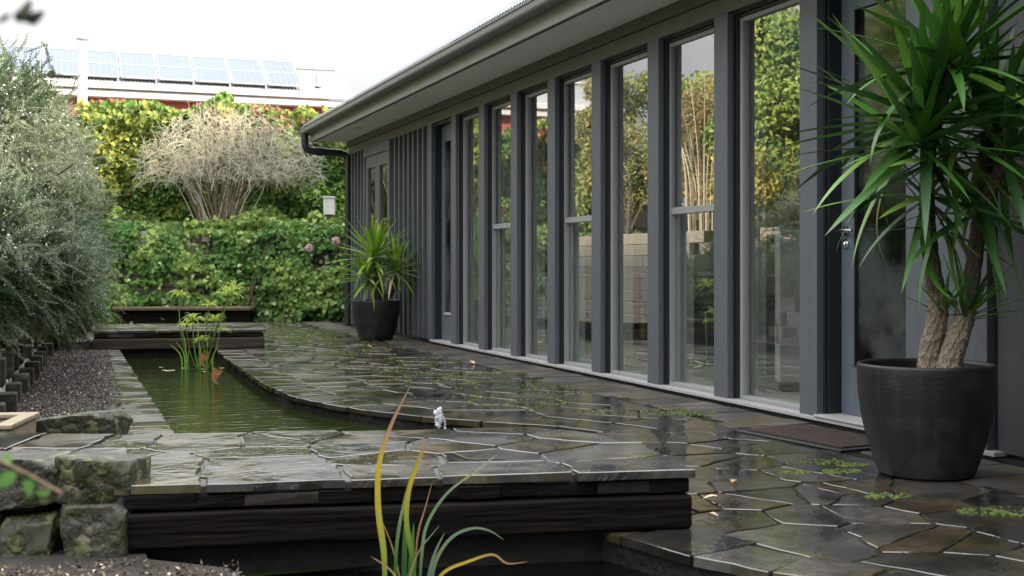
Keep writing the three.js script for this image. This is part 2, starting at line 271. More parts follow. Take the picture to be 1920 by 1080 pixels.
// moss in the joints
{
  const r = rng(5), g = new THREE.IcosahedronGeometry(1, 1), spots = [];
  const p = g.attributes.position; for (let i = 0; i < p.count; i++) { const k = 0.8 + 0.5 * hash(Math.round(p.getX(i) * 90), Math.round(p.getY(i) * 90), Math.round(p.getZ(i) * 90)); p.setXYZ(i, p.getX(i) * k, p.getY(i) * k, p.getZ(i) * k); } g.computeVertexNormals();
  const tufts = [[1490, 886, 70, 0.045], [1598, 872, 90, 0.045], [1575, 884, 90, 0.055], [1545, 866, 40, 0.07], [1665, 930, 50, 0.06], [1855, 958, 60, 0.07], [1910, 962, 70, 0.05], [1250, 777, 60, 0.08], [1300, 775, 80, 0.09], [1240, 770, 60, 0.1], [1140, 770, 60, 0.12], [1030, 725, 90, 0.16], [930, 700, 90, 0.16]];
  for (const [px, py, n, s] of tufts) { const c = at(px, py, FL * EYE / (py - 496.5)); for (let i = 0; i < n; i++) { const a = r() * 6.28, d = Math.sqrt(r()) * s; spots.push([c.x + Math.cos(a) * d * 1.6, c.z + Math.sin(a) * d, rr(0.003, 0.008, r)]); } }
  for (const c of patioCells) {
    if (c.kind === 'dry') continue;
    c.p.forEach((a, i) => { const b = c.p[(i + 1) % c.p.length], q = [(a[0] + b[0]) / 2, (a[1] + b[1]) / 2]; const band = sm(1.1, 0.1, Math.abs(q[0] - 2.75)) * sm(-17, -15, q[1]) * sm(-5.2, -7, q[1]) + (q[1] < -14 ? 0.5 : 0) + 0.16; if (fbm(q[0] * 1.3, q[1] * 1.3, 3, 9) * 1.1 > 1.06 - 0.55 * band) { const L = Math.hypot(b[0] - a[0], b[1] - a[1]); for (let k = 0; k < L * 70 * fbm(q[0] * 3, q[1] * 3, 2, 3); k++) { const t = r(); spots.push([a[0] + (b[0] - a[0]) * t + rr(-0.03, 0.03, r) * r(), a[1] + (b[1] - a[1]) * t + rr(-0.03, 0.03, r) * r(), rr(0.002, 0.007, r)]); } } });
  }
  const o = new THREE.InstancedMesh(g, std(0xffffff, { roughness: 0.95 }), spots.length), m = new THREE.Matrix4(), q = new THREE.Quaternion(), c = new THREE.Color();
  spots.forEach(([x, z, s], i) => { q.setFromAxisAngle(V3(0, 1, 0), r() * 6.28); m.compose(V3(x, -0.001, z), q, V3(s * 1.3, s * 0.75, s * 1.3)); o.setMatrixAt(i, m); const k = r(); c.setRGB(0.03 + 0.075 * k, 0.05 + 0.09 * k, 0.008 + 0.012 * k); o.setColorAt(i, c); });
  o.name = 'moss'; o.userData = { kind: 'stuff', label: 'bright green moss growing in the joints of the wet paving', category: 'moss' }; o.castShadow = o.receiveShadow = true; scene.add(o);
}
// left path: gravel and leaf mulch, stone slabs along the pond
{
  const sh = new THREE.Shape(); [[-1.2, 4.9], [0.5, 4.9], [0.51, 6.2], [0.57, 11.7], [0.62, 18.6], [-1.2, 18.6]].forEach(([x, z], i) => (i ? sh.lineTo(x, z) : sh.moveTo(x, z)));
  const g = new THREE.ExtrudeGeometry(sh, { depth: 0.5, bevelEnabled: false }); g.rotateX(-Math.PI / 2); g.translate(0, -0.512, 0);
  const path = struct('path', boxUV(g, 1.5), M.gravelBed), r = rng(41);
  for (let z = -18.2; z < -4.95;) {
    const w = rr(0.2, 0.4, r), x1 = 0.52 + 0.004 * (-z - 5) + 0.01, d = rr(0.2, 0.3, r) , s = rr(-0.03, 0.03, r);
    add('edging_stone', slab([[x1, z + 0.006], [x1, z + w - 0.006], [x1 - d, z + w - 0.006 + s], [x1 - d, z + 0.006 + s]], 0.004, 0.04, r), palerSlate[Math.floor(r() * 4)], path);
    if (z > -14) add('edging_stone', slab([[x1 - d - 0.014, z + 0.006 + s], [x1 - d - 0.014, z + w - 0.006 + s], [x1 - d - 0.27, z + w - 0.006], [x1 - d - 0.27, z + 0.006]], -0.002, 0.04, r), palerSlate[1 + Math.floor(r() * 3)], path);
    z += w;
  }
  const gg = new THREE.TetrahedronGeometry(1, 1), n = 30000, o = new THREE.InstancedMesh(gg, phy(0xffffff, { roughness: 0.4, clearcoat: 0.3, clearcoatRoughness: 0.25 }), n), m = new THREE.Matrix4(), q = new THREE.Quaternion(), e = new THREE.Euler(), c = new THREE.Color();
  for (let i = 0; i < n; i++) { const z = rr(-13.8, -5.0, r), f = Math.pow(r(), 0.85), x = 0.5 - f * 0.74 + (z + 14) * -0.02, s = rr(0.002, 0.0065, r); e.set(r() * 6, r() * 6, r() * 6); q.setFromEuler(e); m.compose(V3(x, 0.002 + r() * 0.008, z), q, V3(s * 1.3, s * 0.6, s)); o.setMatrixAt(i, m); const k = r(); if (k > 0.98) c.setRGB(0.5, 0.45, 0.4); else if (k > 0.75) c.setRGB(0.09, 0.075, 0.065); else c.setRGB(0.02 + 0.03 * r(), 0.014 + 0.014 * r(), 0.01 + 0.01 * r()); o.setColorAt(i, c); }
  o.name = 'gravel'; o.userData = { kind: 'stuff', label: 'dark wet gravel and leaf litter on the left path', category: 'gravel' }; scene.add(o);
}
// ---------- footbridges ----------
function footbridge(label, P, seedN, seedGrid, beam = M.timber) {          // P: front-left, front-right, back-right(s), back-left in plan
  const c = cen(P), o = thing('footbridge', label, 'footbridge', [c[0], 0, c[1]]), r = rng(seedN), Q = P.map((p) => [p[0] - c[0], p[1] - c[1]]);
  const seeds = []; const [nx, nz] = seedGrid, A = Q[0], B = Q[1], D = Q[Q.length - 1];
  for (let i = 0; i < nx; i++) for (let j = 0; j < nz; j++) { const u = (i + 0.5 + rr(-0.42, 0.42, r) + (j % 2 ? 0.25 : -0.25)) / nx, v = (j + 0.5 + rr(-0.3, 0.3, r)) / nz; seeds.push([A[0] + (B[0] - A[0]) * u + (D[0] - A[0]) * v, A[1] + (B[1] - A[1]) * u + (D[1] - A[1]) * v]); }
  const lim = Q.map((a, i) => { const b = Q[(i + 1) % Q.length]; let n0 = b[1] - a[1], n1 = -(b[0] - a[0]); const L = Math.hypot(n0, n1); n0 /= L; n1 /= L; let d = n0 * a[0] + n1 * a[1]; if (d < 0) { n0 = -n0; n1 = -n1; d = -d; } return [n0, n1, d]; });
  voronoi(seeds, 0.016, () => lim.map(([a, b, d]) => [a, b, d + rr(-0.02, 0.012, r)]), 1.2).forEach((p) => { if (p.length > 2 && area(p) > 0.006) add('flagstone', slab(p, 0.185, 0.024, r, { tilt: 0.006, bevel: 0.003 }), palerSlate[Math.floor(r() * 4)], o); });
  const ins = (k) => Q.map((p) => [p[0] * k, p[1] * k]);
  add('mortar_bed', slab(ins(0.95), 0.176, 0.03, r, { tilt: 0, jag: 0.004 }), M.deckMortar, o);
  // bricks under the slabs, then two long timbers
  const fd = [B[0] - A[0], B[1] - A[1]], L = Math.hypot(...fd), ux = fd[0] / L, uz = fd[1] / L, turn = Math.atan2(-uz, ux);
  const put = (g, u, v) => { g.rotateY(turn); g.translate(A[0] + ux * u + uz * v, 0, A[1] + uz * u - ux * v); return g; };
  for (let u = 0.02; u < L - 0.06;) { const w = rr(0.07, 0.24, r), g = bx(0, Math.min(w, L - u - 0.02) + 0.002, 0.112 + rr(0, 0.004, r), 0.155 + rr(-0.006, 0.003, r), -0.12, -rr(0.002, 0.012, r), 0.004), pp = g.attributes.position; for (let k = 0; k < pp.count; k++) { const n = fbm(pp.getX(k) * 30 + u * 9, pp.getY(k) * 40, 3, 5) - 0.5; pp.setZ(k, pp.getZ(k) + n * 0.012); pp.setY(k, pp.getY(k) + n * 0.006); } g.computeVertexNormals(); const z = r(); add('packing_stone', put(g, u, 0), z < 0.05 ? M.ochre : M.timber, o); u += w; }
  const wd = Math.hypot(D[0] - A[0], D[1] - A[1]);
  add('timber_beam', put(bx(0, L - 0.01, 0.0, 0.106, -0.13, 0.004, 0.012), 0.0, 0), beam, o);
  add('timber_beam', put(bx(0, L * 0.96, 0.0, 0.116, -0.13, -0.012, 0.008), 0.03, wd * 0.86), M.timber, o);
  add('support_wall', put(bx(0.02, L - 0.05, -0.4, -0.001, -0.2, -0.06, 0), 0, 0), M.riser, o);
  add('deck_core', slab(ins(0.9), 0.15, 0.1, r, { tilt: 0 }), M.timber, o);
  return o;
}
footbridge('wide near footbridge of pale wet flagstones on dark timber', [[0.16, -3.68], [1.86, -3.375], [2.0, -4.08], [1.75, -4.48], [0.14, -4.84]], 910, [5, 5]);
footbridge('far low footbridge of weathered stone slabs behind the papyrus', [[0.31, -12.42], [1.93, -12.2], [2.06, -13.6], [0.4, -13.85]], 321, [5, 3], M.farTimber);
{
  const b = thing('timber_bench', 'long low weathered timber ledge below the ivy at the pond end', 'bench'), p = (x0, x1, y0, y1, z0, z1, e) => bakeBack(bx(x0, x1, y0, y1, z0, z1, e));
  add('top_plank', p(-5.72, -3.74, 0.165, 0.215, -18.0, -17.5, 0.012), M.oldTimber, b);
  add('front_beam', p(-5.6, -3.78, -0.05, 0.16, -17.95, -17.6, 0.01), M.timber, b);
}
// ---------- house ----------
const WX = WALLX, NEARZ = -0.9, FARZ = -16.32;
const house = thing('house', 'long charcoal house with a row of tall windows beside the wet patio', 'house', [0, 0, 0]);
{
  const G = (n, g, m, p = house) => add(n, g, m, p);
  // ground line: dark gap, then sill board
  G('plinth', bx(WX + 0.0, WX + 0.3, -0.2, 0.012, FARZ, NEARZ, 0), M.black);
  G('sill_board', bx(WX - 0.022, WX + 0.16, 0.016, 0.036, -12.38, NEARZ - 3.2, 0.003), M.sill);
  // wall structure: head beam above the openings and roof edge
  G('head_board', bx(WX - 0.004, WX + 0.1, 2.3, 2.4, FARZ, NEARZ, 0.003), M.header);
  G('frieze_board', bx(WX - 0.02, WX + 0.12, 2.403, 2.49, FARZ, NEARZ, 0.003), M.frieze);
  const sof = G('soffit', bx(3.235, WX + 0.3, 2.484, 2.5, FARZ - 0.12, NEARZ, 0), M.soffit);
  for (const z of [-3.6, -6.0, -8.4, -10.8, -13.2]) add('joint_strip', bx(3.24, WX - 0.022, 2.4825, 2.4838, z - 0.006, z + 0.006, 0), M.white, sof);
  for (const z of [-14.6]) { const c = new THREE.CylinderGeometry(0.045, 0.045, 0.008, 24); c.translate(3.44, 2.481, z); add('vent', boxUV(c), M.zinc, sof); }
  G('shadow_strip', bx(3.222, 3.24, 2.47, 2.4795, FARZ - 0.12, NEARZ, 0), M.black);
  const fas = G('fascia', bx(3.2, 3.222, 2.472, 2.66, FARZ - 0.14, NEARZ, 0.003), M.fascia);
  {  // gutter: quad profile swept along the eave
    const s = new THREE.Shape(); s.moveTo(3.2, 2.585); s.lineTo(3.11, 2.57); s.quadraticCurveTo(3.075, 2.575, 3.072, 2.6); s.lineTo(3.07, 2.635); s.lineTo(3.06, 2.64); s.lineTo(3.06, 2.65); s.lineTo(3.075, 2.653); s.lineTo(3.2, 2.66); s.closePath();
    const g = new THREE.ExtrudeGeometry(s, { depth: NEARZ - FARZ + 0.16, bevelEnabled: false, curveSegments: 6 }); g.translate(0, 0, FARZ - 0.16);
    const gu = G('gutter', boxUV(g), M.gutter);
    add('gutter_end', bx(3.062, 3.2, 2.568, 2.664, FARZ - 0.168, FARZ - 0.161, 0), M.gutter, gu);
    const gd = add('leaf_guard', bx(3.085, 3.2, 2.662, 2.672, FARZ - 0.14, NEARZ, 0), M.guard, gu);
    const holes = []; for (let z = FARZ; z < -1; z += 0.06) holes.push(new THREE.BoxGeometry(0.006, 0.0035, 0.02).translate(3.0835, 2.667, z)); const h = add('guard_slots', merge(holes), M.black, gd); h.userData.kind = 'stuff';
  }
  {  // corrugated roof
    const tp = 0.63, x1 = 7.4, L = Math.hypot(1, tp), P = [], n = 260, z0 = FARZ - 0.14, z1 = NEARZ, idx = [];
    for (let i = 0; i <= n * 4; i++) { const z = z0 + (z1 - z0) * i / (n * 4), w = 0.008 * Math.sin(i * Math.PI / 2 + 0.6); P.push(3.1, 2.69 + w, z, x1, 2.69 + tp * (x1 - 3.1) + w, z); if (i) { const a = i * 2; idx.push(a - 2, a - 1, a, a, a - 1, a + 1); } }
    const g = new THREE.BufferGeometry(); g.setAttribute('position', new THREE.Float32BufferAttribute(P, 3)); g.setIndex(idx); g.computeVertexNormals();
    const rf = G('roof', boxUV(g), M.roofing); M.roofing.side = THREE.DoubleSide;
    add('ridge_cap', bx(x1 - 0.08, x1 + 0.08, 2.69 + tp * (x1 - 3.1) - 0.03, 2.69 + tp * (x1 - 3.1) + 0.035, z0, z1, 0.02), M.roofing, rf);
    const bs = new THREE.Shape(); bs.moveTo(3.24, 2.5); bs.lineTo(x1 + 3.5, 2.5); bs.lineTo(x1, 2.67 + tp * (x1 - 3.1)); bs.lineTo(3.24, 2.67); bs.closePath();
    const e = new THREE.ExtrudeGeometry(bs, { depth: 0.04, bevelEnabled: false }); e.translate(0, 0, FARZ - 0.06); G('gable_wall', boxUV(e), M.board);
    const sl = new THREE.PlaneGeometry(4.6, z1 - z0).rotateX(-Math.PI / 2).rotateZ(-Math.atan(tp)).translate(x1 + 2.0 - 0.05, 2.69 + tp * (x1 - 3.1) - 2.0 * tp, (z0 + z1) / 2); add('rear_slope', boxUV(sl), M.roofing, rf);
  }
  {  // downpipe: elbow under the gutter end, run back to the corner, then down
    const y = 2.36, z = FARZ - 0.09, t = tube([V3(3.12, 2.59, z), V3(3.12, 2.47, z), V3(3.14, 2.39, z), V3(3.2, 2.355, z), V3(3.32, 2.348, z), V3(3.62, 2.335, z)], 0.05, 30, 14);
    const d = G('downpipe', t, M.pipe); add('pipe_collar', tube([V3(3.27, 2.351, z), V3(3.37, 2.346, z)], 0.056, 2, 14), M.pipe, d);
    add('pipe_drop', tube([V3(3.6, 2.336, z), V3(3.68, 2.31, z), V3(3.71, 2.2, z), V3(3.71, 1.2, z), V3(3.71, 0, z)], 0.05, 30, 12), M.pipe, d);
  }
  // end wall and rear walls
  G('end_wall', bx(WX + 0.06, 10.5, 0.0, 2.5, FARZ, FARZ + 0.1, 0), M.board);
  G('corner_board', bx(WX - 0.03, WX + 0.06, 0.012, 2.3, FARZ - 0.01, FARZ + 0.1, 0.004), M.black);
  // board and batten cladding
  const clad = (z0, z1, y0, y1, step = 0.19) => {
    const n = Math.max(1, Math.round((z1 - z0) / step)), w = (z1 - z0) / n;
    for (let i = 0; i < n; i++) {
      const a = z0 + i * w; G('wall_board', bx(WX + 0.028, WX + 0.05, y0, y1, a + 0.002, a + w - 0.002, 0.002), M.board);
      G('batten', bx(WX - 0.012, WX + 0.028, y0, y1, a + w - 0.05, a + w - 0.004, 0.003), M.batten);
    }
  };
  clad(FARZ + 0.1, -15.34, 0.03, 2.3); clad(-15.34, -14.02, 0.03, 0.92); clad(-14.02, -12.46, 0.03, 2.3);
  clad(-4.14, NEARZ - 0.1, 0.03, 2.3, 0.42);
  G('backing_wall', bx(WX + 0.052, WX + 0.14, 0.0, 2.3, FARZ + 0.1, -15.36, 0), M.black); G('backing_wall', bx(WX + 0.052, WX + 0.14, 0.0, 0.94, -15.36, -14.0, 0), M.black); G('backing_wall', bx(WX + 0.052, WX + 0.14, 0.0, 2.3, -14.0, -12.46, 0), M.black); G('backing_wall', bx(WX + 0.052, WX + 0.14, 0.0, 2.3, -4.14, NEARZ, 0), M.black);
  // far window of two tall sashes
  {
    const z0 = -15.34, z1 = -14.02, y0 = 0.92, y1 = 2.27, f = merge([bx(WX - 0.03, WX + 0.06, y1 - 0.09, y1 + 0.03, z0, z1, 0.004), bx(WX - 0.03, WX + 0.06, y0, y1 - 0.09, z0, z0 + 0.07, 0.004), bx(WX - 0.03, WX + 0.06, y0, y1 - 0.09, z1 - 0.07, z1, 0.004), bx(WX - 0.045, WX + 0.06, y0 - 0.04, y0 + 0.0, z0 - 0.02, z1 + 0.02, 0.004)]);
    const w = G('casement_window', f, M.post), zm = (z0 + z1) / 2;
    for (const [a, b] of [[z0 + 0.07, zm - 0.004], [zm + 0.004, z1 - 0.07]]) {
      add('sash', merge([bx(WX - 0.012, WX + 0.03, y0, y1 - 0.092, a, a + 0.11, 0.003), bx(WX - 0.012, WX + 0.03, y0, y1 - 0.092, b - 0.09, b, 0.003), bx(WX - 0.012, WX + 0.03, y1 - 0.24, y1 - 0.092, a + 0.11, b - 0.09, 0.003), bx(WX - 0.012, WX + 0.03, y0, y0 + 0.1, a + 0.11, b - 0.09, 0.003)]), M.header, w);
      add('pane', new THREE.PlaneGeometry(b - a - 0.2, y1 - y0 - 0.34).rotateY(-Math.PI / 2).translate(WX + 0.012, (y0 + 0.1 + y1 - 0.24) / 2, (a + 0.11 + b - 0.09) / 2), M.glass, w);
    }
  }
  // posts and openings
  const posts = [-11.685, -10.826, -9.968, -9.116, -8.251, -7.339, -6.458, -5.556], PW = 0.158;
  for (const z of [...posts, -12.46]) { const w = z === -12.46 ? 0.09 : PW; G('post', bx(WX - 0.008, WX + 0.04, z === -12.46 ? 0.02 : 0.036, 2.3, z, z + w, 0.004), M.post); G('post_core', bx(WX + 0.041, WX + 0.16, 0.036, 2.3, z + 0.004, z + w - 0.004, 0), M.black); }
  posts.slice(0, 7).forEach((p, i) => {
    const z0 = p + PW, z1 = posts[i + 1], sash = i % 2 === 1, y0 = 0.037, y1 = 2.299, X = WX + 0.075;
    // stepped black jambs and head, pale frame, glass
    const w = G('window', merge([bx(WX + 0.03, WX + 0.07, y0, y1, z0, z0 + 0.008, 0), bx(WX + 0.045, WX + 0.085, y0, y1, z0 + 0.008, z0 + 0.022, 0.002), bx(WX + 0.03, WX + 0.085, y0, y1, z1 - 0.02, z1, 0.002), bx(WX + 0.03, WX + 0.07, y1 - 0.014, y1, z0 + 0.008, z1 - 0.02, 0.002), bx(WX + 0.05, WX + 0.085, y1 - 0.032, y1 - 0.015, z0 + 0.022, z1 - 0.02, 0.002)]), M.black);
    const fw = sash ? 0.012 : 0.034, a = z0 + 0.022, b = z1 - 0.02;
    add('frame', merge([bx(X - 0.012, X + 0.03, y0, y1 - 0.034, a, a + fw, 0.002), bx(X - 0.012, X + 0.03, y0, y1 - 0.034, b - 0.012, b, 0.002), bx(X - 0.012, X + 0.03, y1 - 0.06, y1 - 0.034, a + fw, b - 0.012, 0.002), bx(X - 0.02, X + 0.03, y0, y0 + 0.022, a + fw, b - 0.012, 0.002)]), M.frame, w);
    const gl = (c, d, x) => add('pane', new THREE.PlaneGeometry(b - a - fw - 0.012, d - c).rotateY(-Math.PI / 2).translate(x, (c + d) / 2, (a + fw + b - 0.012) / 2), M.glass, w);
    if (sash) { gl(1.19, y1 - 0.06, X + 0.004); gl(y0 + 0.022, 1.15, X + 0.022); add('meeting_rail', bx(X - 0.006, X + 0.036, 1.148, 1.192, a + fw, b - 0.012, 0.003), M.frame, w); }
    else gl(y0 + 0.022, y1 - 0.06, X + 0.01);
    // pale inside lining
    add('inner_lining', merge([bx(X + 0.04, X + 0.17, y0, y1, z0 - 0.03, z0 + 0.02, 0.003), bx(X + 0.06, X + 0.075, y0, y1, z0 + 0.0201, z0 + 0.032, 0.002), bx(X + 0.1, X + 0.115, y0, y1, z0 + 0.0201, z0 + 0.03, 0.002), bx(X + 0.04, X + 0.17, y0, y1, z1 - 0.02, z1 + 0.03, 0.003), bx(X + 0.04, X + 0.17, 0.02, 0.045, z0 + 0.02, z1 - 0.02, 0.003)]), M.lining, w);
  });
  // far panelled door
  {
    const z0 = -12.37, z1 = -11.685, X = WX + 0.1, d = G('far_door', merge([bx(X, X + 0.04, 0.04, 2.27, z0 + 0.02, z0 + 0.13, 0.003), bx(X, X + 0.04, 0.04, 2.27, z1 - 0.12, z1 - 0.01, 0.003), bx(X, X + 0.04, 0.04, 0.3, z0 + 0.13, z1 - 0.12, 0.003), bx(X, X + 0.04, 2.1, 2.27, z0 + 0.13, z1 - 0.12, 0.003)]), M.door);
    add('door_panel', bx(X + 0.015, X + 0.03, 0.3, 2.1, z0 + 0.13, z1 - 0.12, 0.002), M.obscure, d); add('panel_ledge', bx(X - 0.012, X + 0.014, 0.3, 0.325, z0 + 0.13, z1 - 0.12, 0.003), M.sill, d);
    G('door_jamb', merge([bx(WX + 0.03, X - 0.001, 0.037, 2.299, -12.369, z0 + 0.018, 0.002), bx(WX + 0.03, X - 0.001, 2.275, 2.299, z0 + 0.02, z1 - 0.01, 0.002)]), M.black);
  }
  // near door, behind the big yucca
  {
    const z0 = -5.398, z1 = -4.7, X = WX + 0.125, a = z0 + 0.024, b = z1 - 0.02;
    const d = G('glazed_door', merge([bx(X, X + 0.04, 0.05, 2.25, a, a + 0.115, 0.004), bx(X, X + 0.04, 0.05, 2.25, b - 0.085, b, 0.004), bx(X, X + 0.04, 0.05, 0.3, a + 0.115, b - 0.085, 0.004), bx(X, X + 0.04, 2.12, 2.25, a + 0.115, b - 0.085, 0.004)]), M.door);
    add('door_pane', bx(X + 0.016, X + 0.024, 0.3, 2.12, a + 0.115, b - 0.085, 0), M.obscure, d);
    add('glazing_bead', merge([bx(X - 0.006, X + 0.0159, 0.3, 2.12, a + 0.1151, a + 0.125, 0.002), bx(X - 0.006, X + 0.0159, 0.3, 0.312, a + 0.125, b - 0.0851, 0.002)]), M.black, d);
    const hd = add('door_handle', merge([tube([V3(X - 0.0, 0.995, a + 0.05), V3(X - 0.055, 0.995, a + 0.05)], 0.009, 4, 10), tube([V3(X - 0.052, 0.995, a + 0.042), V3(X - 0.055, 0.997, a + 0.1), V3(X - 0.053, 0.993, a + 0.165)], 0.009, 10, 10, 0.007), new THREE.CylinderGeometry(0.026, 0.026, 0.008, 24).rotateZ(Math.PI / 2).translate(X - 0.004, 0.995, a + 0.05)]), M.chrome, d);
    add('escutcheon', merge([new THREE.CylinderGeometry(0.024, 0.026, 0.01, 24).rotateZ(Math.PI / 2).translate(X - 0.005, 0.93, a + 0.05), new THREE.SphereGeometry(0.012, 12, 8).scale(1, 1.5, 1).translate(X - 0.012, 0.925, a + 0.05)]), M.chrome, hd);
    G('door_jamb', merge([bx(WX + 0.03, X - 0.001, 0.04, 2.299, z0, z0 + 0.012, 0.002), bx(WX + 0.05, X + 0.04, 0.04, 2.299, z0 + 0.012, z0 + 0.022, 0.002), bx(WX + 0.03, X + 0.04, 0.04, 2.299, z1 - 0.018, z1, 0.002), bx(WX + 0.03, X + 0.04, 2.27, 2.299, z0 + 0.022, z1 - 0.018, 0.002)]), M.black);
    G('threshold', bx(WX - 0.03, X + 0.06, 0.037, 0.049, z0 + 0.001, z1, 0.003), M.sill);
    G('post', bx(WX - 0.008, WX + 0.06, 0.02, 2.3, -4.69, -4.16, 0.004), M.post);
    G('door_backing', bx(X + 0.06, X + 0.08, 0, 2.3, -5.5, -4.1, 0), M.black);
  }
  // room behind the windows
  G('room_floor', bx(WX + 0.16, 9.4, -0.04, 0.022, FARZ + 0.1, NEARZ, 0), M.floor);
  G('room_ceiling', bx(WX + 0.161, 9.4, 2.4, 2.44, FARZ + 0.1, NEARZ, 0), M.plaster);
  G('room_wall', bx(8.6, 8.7, 0.023, 2.399, FARZ + 0.1, NEARZ, 0), M.plaster);
  G('room_wall', bx(WX + 0.2, 8.59, 0.023, 2.399, -13.3, -13.2, 0), M.plaster); G('room_wall', bx(WX + 0.26, 8.59, 0.023, 2.399, -4.6, -4.5, 0), M.plaster);
  G('near_end_wall', bx(WX, 9.5, 0, 2.5, NEARZ, NEARZ + 0.1, 0), M.board);
}
// things inside, seen through the glass
{
  const s = thing('cabinet', 'white upright panel standing inside the room behind the nearest window', 'cabinet', [4.28, 0.022, -6.66], -0.35);
  add('body', bx(-0.02, 0.36, 0.06, 1.02, -0.09, 0.05, 0.004), M.white, s); add('base', bx(0.0, 0.34, 0, 0.06, -0.07, 0.03, 0), M.black, s); add('hinge_plate', bx(-0.0225, -0.0202, 0.3, 0.42, -0.05, 0.03, 0), M.zinc, s);
  const stool = (x, z, turn, label) => {
    const t = thing('bar_chair', label, 'chair', [x, 0.022, z], turn, 'tubular steel chairs in the room');
    for (const q of [-1, 1]) add('leg_frame', tube([V3(q * 0.19, 0.8, -0.2), V3(q * 0.19, 0.44, -0.19), V3(q * 0.19, 0.05, -0.17), V3(q * 0.19, 0.012, -0.12), V3(q * 0.19, 0.012, 0.16), V3(q * 0.19, 0.05, 0.2), V3(q * 0.19, 0.44, 0.2)], 0.011, 40, 8), M.chrome, t);
    add('seat', new RoundedBoxGeometry(0.4, 0.04, 0.42, 2, 0.015).translate(0, 0.46, 0), M.black, t); add('backrest', new RoundedBoxGeometry(0.4, 0.2, 0.02, 2, 0.008).translate(0, 0.74, -0.2), M.black, t);
    add('top_rail', tube([V3(-0.19, 0.8, -0.2), V3(0, 0.815, -0.205), V3(0.19, 0.8, -0.2)], 0.011, 8, 8), M.chrome, t);
  };
  stool(4.75, -8.6, 0.5, 'black steel-framed chair seen beside the white panel indoors'); stool(4.75, -9.9, 0.2, 'black steel-framed chair behind the window with the wide sash rail'); stool(4.9, -11.6, 0.4, 'black steel-framed chair under the white globe indoors');
  const tb = thing('dining_table', 'long dark table with pale edge standing inside behind the chairs', 'table', [5.7, 0.022, -10]);
  add('table_top', bx(-0.42, 0.42, 0.7, 0.74, -2.4, 2.2, 0.006), M.frame, tb); for (const [x, z] of [[-0.36, -2.3], [0.36, -2.3], [-0.36, 2.1], [0.36, 2.1]]) add('leg', bx(x - 0.03, x + 0.03, 0, 0.7, z - 0.03, z + 0.03, 0.004), M.black, tb);
  const gl = thing('globe_lamp', 'white round globe lamp behind the third tall window', 'lamp', [4.83, 0.78, -12.0]);
  add('globe', new THREE.SphereGeometry(0.13, 32, 20), M.globe, gl); add('stem', new THREE.CylinderGeometry(0.012, 0.012, 0.65, 10).translate(0, -0.43, 0), M.chrome, gl); add('foot', new THREE.CylinderGeometry(0.12, 0.13, 0.02, 24).translate(0, -0.748, 0), M.chrome, gl);
  const v = thing('brass_vase', 'tall brass cylinder standing on the floor behind the fifth window', 'vase', [5.86, 0.022, -11.76]);
  const vs = [[0.001, 0], [0.06, 0], [0.062, 0.02], [0.056, 0.3], [0.062, 0.33], [0.05, 0.33], [0.048, 0.05], [0.001, 0.05]].map(([x, y]) => new THREE.Vector2(x, y)); add('body', new THREE.LatheGeometry(vs, 24), M.brass, v);
}
// door mat
{
  const t = thing('door_mat', 'brown ribbed door mat with black rubber edge before the glazed door', 'mat', [3.36, 0, -4.9], 0.12);
  add('rubber_edge', bx(-0.2, 0.21, 0.003, 0.011, -0.38, 0.36, 0.003), M.rubber, t);
  const ribs = []; for (let i = 0; i < 34; i++) ribs.push(bx(-0.165, 0.205, 0.0112, 0.019, -0.345 + i * 0.0198, -0.345 + i * 0.0198 + 0.0155, 0.004));
  const p = add('ribbed_pile', merge(ribs), M.mat, t); p.userData.kind = 'stuff';
}
// ---------- pots and yuccas ----------
const potProfile = [[0.001, 0.012], [0.165, 0.0], [0.182, 0.012], [0.2, 0.06], [0.228, 0.15], [0.248, 0.24], [0.258, 0.32], [0.262, 0.4], [0.262, 0.425], [0.259, 0.434], [0.252, 0.436], [0.244, 0.431], [0.241, 0.42], [0.238, 0.34], [0.22, 0.2], [0.001, 0.2]].map(([x, y]) => new THREE.Vector2(x, y));
function makePot(label, x, z) {
  const p = thing('plant_pot', label, 'pot', [x, 0, z]); const g = new THREE.LatheGeometry(potProfile, 72); const uv = g.attributes.uv; for (let i = 0; i < uv.count; i++) uv.setXY(i, uv.getX(i) * 2, Math.min(1, Math.max(0, g.attributes.position.getY(i) / 0.44)) * 0.98);
  add('pot_body', g, M.pot, p); add('pot_soil', new THREE.CylinderGeometry(0.237, 0.22, 0.12, 40).translate(0, 0.32, 0), M.soil, p); return p;
}
makePot('large black round pot on the paving beside the door mat', 3.19, -3.94);
makePot('black round pot by the far cladding, smaller in view', 3.272, -13.1);

function strapLeaf(len, wid, droop, fold = 0.3, seg = 16) {   // grows along +y, bends towards +z, upper side faces -z
  const P = [], U = [], I = []; let y = 0, z = 0, a = 0;
  for (let i = 0; i <= seg; i++) {
    const t = i / seg, w = wid * 0.5 * Math.min(1, 0.5 + 2.2 * t) * Math.pow(Math.max(0, 1 - Math.pow(t, 2.6)), 0.9) + 0.0004;
    const nz = -Math.cos(a), ny = Math.sin(a), f = fold * w * (1 - 0.4 * t);
    P.push(-w, y + ny * f, z + nz * f, 0, y, z, w, y + ny * f, z + nz * f); U.push(0, t, 0.5, t, 1, t);
    if (i < seg) { const k = i * 3; I.push(k, k + 1, k + 3, k + 1, k + 4, k + 3, k + 1, k + 2, k + 4, k + 2, k + 5, k + 4); }
    a += droop / seg * (0.35 + 1.3 * t); y += Math.cos(a) * len / seg; z += Math.sin(a) * len / seg;
  }
  const g = new THREE.BufferGeometry(); g.setAttribute('position', new THREE.Float32BufferAttribute(P, 3)); g.setAttribute('uv', new THREE.Float32BufferAttribute(U, 2)); g.setIndex(I); g.computeVertexNormals(); return g;
}
